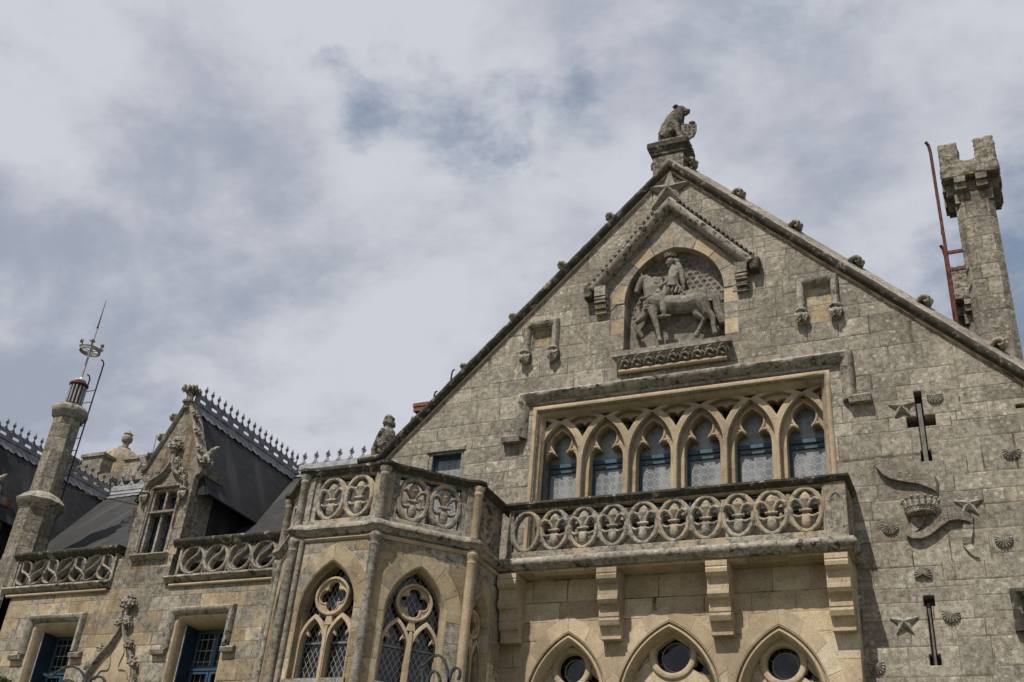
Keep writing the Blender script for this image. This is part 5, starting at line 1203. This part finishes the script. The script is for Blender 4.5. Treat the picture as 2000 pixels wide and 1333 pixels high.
# rusty hooks on the dormer front
for (x_, z_, lb) in ((-18.62, 11.0, 'rusty iron hook right of the dormer window'), (-20.0, 10.95, 'rusty iron hook left of the dormer window')):
    b = MB(); b.tube([(x_, -.62, z_), (x_ + .0, -.66, z_ - .1), (x_ - .01, -.64, z_ - .55)], .014, 6); b.mould([(x_ + .05 * math.cos(a * .7), -.66, z_ + .05 + .05 * math.sin(a * .7)) for a in range(9)], (0, -1, 0), [(-.012, -.01), (-.012, .01), (.012, .01), (.012, -.01)], closed=True)
    tag(b.build('iron_hook', 'rust'), lb, 'hook', 'rusty hooks beside the dormer window')

# ================================================================ OCTAGONAL CHIMNEY
CX_, CY_ = -24.18, -.02; o8 = math.pi / 8; k8 = 1 / math.cos(o8)
CH = thing('octagonal_chimney', 'grey octagonal stone chimney with a moulded collar and a rusty slatted flue cap', 'chimney', (CX_, CY_, 8.9))
b = MB(); b.lathe((CX_, CY_, 0), [(.54 * k8, 8.9), (.53 * k8, 9.9), (.49 * k8, 10.2), (.49 * k8, 11.5)], 8, o8); b.build('lower_shaft', 'chimney', CH)
b = MB(); b.lathe((CX_, CY_, 0), [(.45, 11.45), (.505 * k8, 11.50), (.54 * k8, 11.60), (.62 * k8, 11.70), (.64 * k8, 11.77), (.52 * k8, 11.90), (.40 * k8, 12.02), (.36 * k8, 12.04)], 8, o8); b.build('collar', 'crust2', CH)
b = MB(); b.lathe((CX_, CY_, 0), [(.375 * k8, 12.0), (.36 * k8, 14.42)], 8, o8); b.build('upper_shaft', 'chimney', CH)
b = MB(); b.lathe((CX_, CY_, 0), [(.395 * k8, 14.36), (.41 * k8, 14.42), (.48 * k8, 14.50), (.50 * k8, 14.60), (.50 * k8, 14.66), (.38 * k8, 14.78), (.2, 14.80)], 8, o8); b.build('cap', 'crust2', CH)
b = MB(); b.lathe((CX_, CY_, 0), [(.25, 14.74), (.25, 14.80), (.20, 14.86), (.20, 15.5), (.27, 15.5), (.28, 15.53), (.27, 15.56), (.05, 15.58)], 20); fl = b.build('flue_pot', 'rust', CH)
b = MB()
for i in range(14):
    a = 2 * math.pi * i / 14; b.tube([(CX_ + .225 * math.cos(a), CY_ + .225 * math.sin(a), 14.88), (CX_ + .225 * math.cos(a), CY_ + .225 * math.sin(a), 15.46)], .026, 6)
o = b.build('flue_slats', 'zinc', fl)
b = MB(); b.lathe((CX_, CY_, 0), [(.05, 15.58), (.17, 15.66), (.17, 15.69), (.06, 15.74), (.03, 15.8)], 18); b.build('flue_lid', 'whitezinc', CH)
VN = thing('crown_spire', 'thin grey metal spire with an openwork crown above the octagonal chimney', 'finial', (CX_, CY_, 15.75))
b = MB(); b.tube([(CX_, CY_, 15.7), (CX_, CY_, 16.75)], .03, 8); b.tube([(CX_, CY_, 16.75), (CX_, CY_, 17.55)], [.028, .02], 8); b.build('rod', 'zinc', VN)
b = MB(); b.tube([(CX_, CY_, 17.53), (CX_ - .01, CY_, 18.55)], [.022, .006], 8); b.ell((CX_, CY_, 17.53), (.04, .04, .025), 8); b.build('spike', 'darkrust', VN)
b = MB()
b.mould([(CX_ + .29 * math.cos(i * math.pi / 12), CY_ + .29 * math.sin(i * math.pi / 12), 16.72) for i in range(24)], (0, 0, 1), [(-.02, -.05), (-.01, -.02), (-.01, .02), (-.02, .05), (.03, .05), (.02, 0), (.03, -.05)], closed=True)
for i in range(6):
    a = i * math.pi / 3 + .3; b.tube([(CX_, CY_, 16.70), (CX_ + .28 * math.cos(a), CY_ + .28 * math.sin(a), 16.70)], .012, 6)
    b.tube([(CX_ + .29 * math.cos(a), CY_ + .29 * math.sin(a), 16.76), (CX_ + .33 * math.cos(a), CY_ + .33 * math.sin(a), 16.88)], .02, 6)
    for q_ in ((0, .14, .05), (.05, .10, .035), (-.05, .10, .035)):
        b.ell((CX_ + .345 * math.cos(a) - q_[0] * math.sin(a), CY_ + .345 * math.sin(a) + q_[0] * math.cos(a), 16.78 + q_[1]), (q_[2], q_[2], q_[2]), 8)
b.build('crown', 'greytrim', VN)
def ladder(name, lab, rails, z0, rungs, mat, hook=.12, r=.022):
    """rails: two (top, bottom) pairs of points"""
    t_ = thing(name, lab, 'ladder', rails[0][1])
    for tp, bt in rails:
        tp, bt = Vector(tp), Vector(bt); b = MB(); u = (tp - bt).normalized()
        b.tube([bt, tp - u * .02, tp + u * hook * .5 + Vector((-.02, -.04, 0)), tp + u * hook * .75 + Vector((-.07, -.08, 0))], r, 7); b.build('rail', mat, t_)
    (t0, b0), (t1, b1) = rails
    for k in range(rungs):
        f = (k + .5) / rungs; p = Vector(b0).lerp(Vector(t0), f * .95); q_ = Vector(b1).lerp(Vector(t1), 0); 
        zz = p.z; g_ = (zz - b1[2]) / (t1[2] - b1[2]); q_ = Vector(b1).lerp(Vector(t1), g_); b = MB(); b.tube([p, q_], r * .6, 6); b.build('rung', mat, t_)
    return t_
FY3 = Fr((0, .30, 0), (1, 0, 0)); la_, lb_ = FY3.px(176, 739), FY3.px(203, 710)
ladder('iron_ladder', 'dark rusty ladder rising beside the octagonal chimney', (((la_[0], .30, la_[1]), (la_[0], .30, 10.6)), ((lb_[0], .30, lb_[1]), (lb_[0], .30, 10.6))), 0, 13, 'darkrust')
b = MB(); b.tube([(CX_ + .4, CY_ + .3, 12.3), (-20.1, -.3, 11.25)], .014, 6); tag(b.build('stay_rod', 'darkrust'), 'thin dark stay rod running from the chimney collar to the dormer', 'rod')

# ================================================================ SQUARE CHIMNEY AND OTHERS BEHIND THE GABLE
def crenel_chimney(x0, x1, y0, y1, zb, zt, label, s=1.0):
    t_ = thing('square_chimney', label, 'chimney', ((x0 + x1) / 2, (y0 + y1) / 2, zb), 'crenellated square chimneys behind the gable')
    ch = .14 * s; pl = [(x0 + ch, y0), (x1 - ch, y0), (x1, y0 + ch), (x1, y1 - ch), (x1 - ch, y1), (x0 + ch, y1), (x0, y1 - ch), (x0, y0 + ch)]; zk = zt - 1.35 * s
    b = MB(); b.add([(x, y, z) for z in (zb, zk - .3 * s) for x, y in pl], [tuple(range(7, -1, -1)), tuple(range(8, 16))] + [(i, (i + 1) % 8, 8 + (i + 1) % 8, 8 + i) for i in range(8)])
    b.box(x0 + .005, x1 - .005, y0 + .005, y1 - .005, zk - .3 * s, zk + .35 * s); b.build('shaft', 'chimney', t_)
    e = .21 * s; b = MB(); b.box(x0 - e, x1 + e, y0 - e, y1 + e, zk + .30 * s, zk + .62 * s)
    b.box(x0 - e + .03, x1 + e - .03, y0 - e + .03, y1 + e - .03, zk + .62 * s, zk + .78 * s)
    w_ = (x1 - x0 + 2 * e); m_ = w_ * .34
    for ax in (x0 - e + .02, x1 + e - m_ - .02):
        for ay in (y0 - e + .02, y1 + e - m_ - .02): b.box(ax, ax + m_, ay, ay + m_, zk + .78 * s, zt)
    link('battlement', organic(b, 'chimney', .045, 1, .035), t_)
    for f in (.06, .62):
        a = x0 + (x1 - x0) * f; bw = .24 * s; c = y0 + (y1 - y0) * f
        for rct in ((a, a + bw, -1, y0), (a, a + bw, 1, y1)):
            b = MB()
            for (z0_, z1_, o_) in ((.14, .30, e), (-.02, .14, e * .7)): b.box(rct[0], rct[1], min(rct[3], rct[3] + rct[2] * o_) - .01, max(rct[3], rct[3] + rct[2] * o_) + .01, zk + z0_ * s, zk + z1_ * s)
            b.build('bracket', 'chimney', t_)
        for sd, xx in ((-1, x0), (1, x1)):
            b = MB()
            for (z0_, z1_, o_) in ((.14, .30, e), (-.02, .14, e * .7)): b.box(min(xx, xx + sd * o_) - .01, max(xx, xx + sd * o_) + .01, c, c + bw, zk + z0_ * s, zk + z1_ * s)
            b.build('bracket', 'chimney', t_)
    return t_
crenel_chimney(.16, .98, 1.6, 2.7, 10.5, 19.28, 'tall square stone chimney with battlements at the right behind the gable')
crenel_chimney(-.02, .80, 5.2, 6.2, 12, 18.2, 'lower battlemented chimney half hidden behind the tall square chimney and the rusty ladder')
ladder('iron_ladder', 'red-brown rusty ladder with a curved top beside the square chimney', (((-.20, 1.45, 19.15), (-.17, 1.45, 13.2)), ((-.22, 2.05, 16.55), (-.22, 2.05, 13.2))), 0, 5, 'rust', .34, .038)
for z0_, z1_, lb in ((16.18, 16.26, 'upper rusty bar tying the red-brown ladder to the square chimney'), (15.72, 15.80, 'middle rusty bar tying the red-brown ladder to the square chimney'), (14.0, 14.05, 'lowest rusty bar between the ladder foot and the square chimney')):
    b = MB(); b.box(-.16, .17, 1.44, 1.48, z0_, z1_); tag(b.build('wall_tie', 'rust'), lb, 'bracket', 'bars tying the ladder to the chimney')
BC = thing('brick_chimney', 'small red brick chimney stub behind the left slope of the gable', 'chimney', (-13.2, 1.7, 11))
b = MB(); b.box(-13.36, -12.66, 1.5, 2.1, 9.0, 14.0); b.build('shaft', 'brick', BC)
b = MB(); b.box(-13.44, -12.58, 1.42, 2.18, 13.98, 14.10); b.box(-13.40, -12.62, 1.46, 2.14, 13.80, 13.86); b.box(-13.46, -12.56, 1.40, 2.2, 14.10, 14.20); b.ell((-13.0, 1.8, 14.2), (.10, .1, .07)); b.build('cap', 'brick', BC)
for (x_, y_, z_, lb) in ((-12.88, 1.45, 14.50, 'bent rusty rod beside the brick chimney'), (-12.44, 1.45, 15.08, 'bent rusty rod higher up the left gable slope')):
    b = MB(); b.tube([(x_ - .03, y_, z_ - 1.4), (x_, y_, z_ - .08), (x_ + .02, y_, z_ - .02), (x_ + .07, y_, z_)], .022, 7); tag(b.build('bent_rod', 'darkrust'), lb, 'rod', 'bent rods behind the gable slope')

# ================================================================ FAR TOWER
TY = 20.0; TW = thing('round_tower', 'distant battlemented tower with a small stone dome and urn finial', 'tower', (-43, TY, 10))
F20 = Fr((0, TY, 0), (1, 0, 0))
def w20(x, y): return F20.px(x, y)
b = MB(); b.box(-47.6, -40.6, TY + .05, TY + 6, 8, 23.25); b.build('wall', 'dormer', TW)
b = MB(); dc = Fr((0, TY + 3.2, 0), (1, 0, 0)).px(243, 878); zd = dc[1] - 2.0; b.lathe((dc[0], TY + 3.2, zd), [(1.65, -1), (1.65, .2), (1.62, .35), (1.5, .85), (1.2, 1.35), (.8, 1.72), (.4, 1.92), (.3, 2.0)], 24); b.build('dome', 'bay', TW, 60)
b = MB(); b.lathe((dc[0], TY + 3.2, zd + 1.95), [(.36, 0), (.36, .1), (.2, .16), (.17, .4), (.30, .55), (.33, .75), (.22, .95), (.28, 1.02), (.12, 1.15), (.05, 1.3)], 14); b.build('urn', 'greytrim', TW)
b = MB()
for (xa, xb, ya) in ((-48.3, -46.9, 24.6), (-45.9, -44.4, 24.5), (-42.7, -41.3, 24.0)): b.box(xa, xb, TY - .3, TY + .5, 22.6, ya); b.box(xa - .1, xb + .1, TY - .4, TY + .6, ya - .18, ya)
b.box(-46.9, -45.9, TY - .3, TY + .5, 22.6, 23.5); b.box(-44.4, -42.7, TY - .3, TY + .5, 22.4, 23.2); b.box(-41.3, -40.6, TY - .3, TY + .5, 22.2, 23.2)
for x_ in (-47.5, -43.7, -41.2): b.box(x_, x_ + .9, TY - .9, TY - .3, 22.3, 22.7)
b.build('battlement', 'dormer', TW)
# mast
mx, mz = Fr((0, 6, 0), (1, 0, 0)).px(306, 850); mb_, mbz = Fr((0, 6, 0), (1, 0, 0)).px(299, 905)
b = MB(); b.tube([(mb_, 6, mbz - 2), (mx, 6, mz)], .022, 6)
for dz_, dx_ in ((-.9, .22), (-.7, .15)): b.tube([(mx, 6, mz + dz_), (mx + dx_, 6, mz + dz_ - .3)], .016, 6); b.tube([(mx, 6, mz + dz_), (mx - dx_, 6, mz + dz_ - .3)], .016, 6)
tag(b.build('lightning_rod', 'zinc'), 'thin pale lightning rod behind the left slope of the dormer', 'lightning rod')

# ================================================================ FOREGROUND IRON SCROLLS AND SHRUB
def scroll(label, Y, pxpaths, r):
    fr = Fr((0, Y, 0), (1, 0, 0)); t_ = None; allp = []
    for pts in pxpaths: allp.append(smooth_pts([fr.px(x, y) for x, y in pts], 6))
    u0, v0 = allp[0][-1]; t_ = thing('iron_gate_scroll', label, 'gate', (u0, Y, v0), 'wrought iron gate tops in the foreground')
    for pts in allp:
        b = MB(); n_ = len(pts); b.run(fr, pts, [(-r, -r * 1.5), (-r, r * 1.5), (r, r * 1.5), (r, -r * 1.5)]); b.build('bar', 'iron', t_, 25)
    b = MB(); b.fbox(fr, u0 - .025, u0 + .025, 0, v0 + .01, -.02, .02); b.build('post', 'iron', t_)
scroll('dark wrought iron scroll standing in front of the bay window', -9.0, [[(822, 1303), (832, 1296), (845, 1283), (858, 1281), (868, 1292), (874, 1312), (877, 1333), (878, 1350)], [(833, 1360), (834, 1335), (840, 1318), (848, 1311), (856, 1318), (860, 1335), (861, 1360)], [(876, 1335), (880, 1318), (888, 1306), (897, 1308), (898, 1320), (894, 1329)], [(824, 1306), (826, 1322), (826, 1360)]], .0125)
scroll('dark wrought iron scroll at the lower left in front of the doorway arch', -9.0, [[(86, 1317), (98, 1321), (112, 1313), (128, 1304), (144, 1303), (158, 1311), (166, 1325), (169, 1345)], [(170, 1345), (178, 1328), (192, 1322), (202, 1326), (206, 1340)], [(118, 1345), (122, 1333), (132, 1329), (142, 1332), (147, 1345)]], .0125)
SHR = thing('shrub', 'dark green shrub top at the bottom left corner', 'shrub', (-9.6, -9, 0))
fS = Fr((0, -9, 0), (1, 0, 0)); su, sv = fS.px(-6, 1345)
b = MB(); rnd = random.Random(4)
for i in range(2600):
    d_ = Vector((rnd.gauss(0, 1), rnd.gauss(0, 1), rnd.gauss(0, 1))).normalized() * (.30 * rnd.uniform(.7, 1.05)); c = Vector((su, -9, sv - .12)) + Vector((d_.x, d_.y, d_.z * .9))
    a = Vector((rnd.uniform(-1, 1), rnd.uniform(-1, 1), rnd.uniform(-1, 1))).normalized(); e_ = a.orthogonal().normalized(); l = .035; b.add([c - a * l, c + e_ * l * .4, c + a * l, c - e_ * l * .4], [(0, 1, 2, 3)])
b.build('foliage', 'leaf', SHR, recalc=False)
b = MB(); b.tube([(su, -9, 0), (su, -9, sv - .2)], [.05, .03], 8); b.build('stem', 'darkrust', SHR)

bpy.data.scenes.remove(TMP)
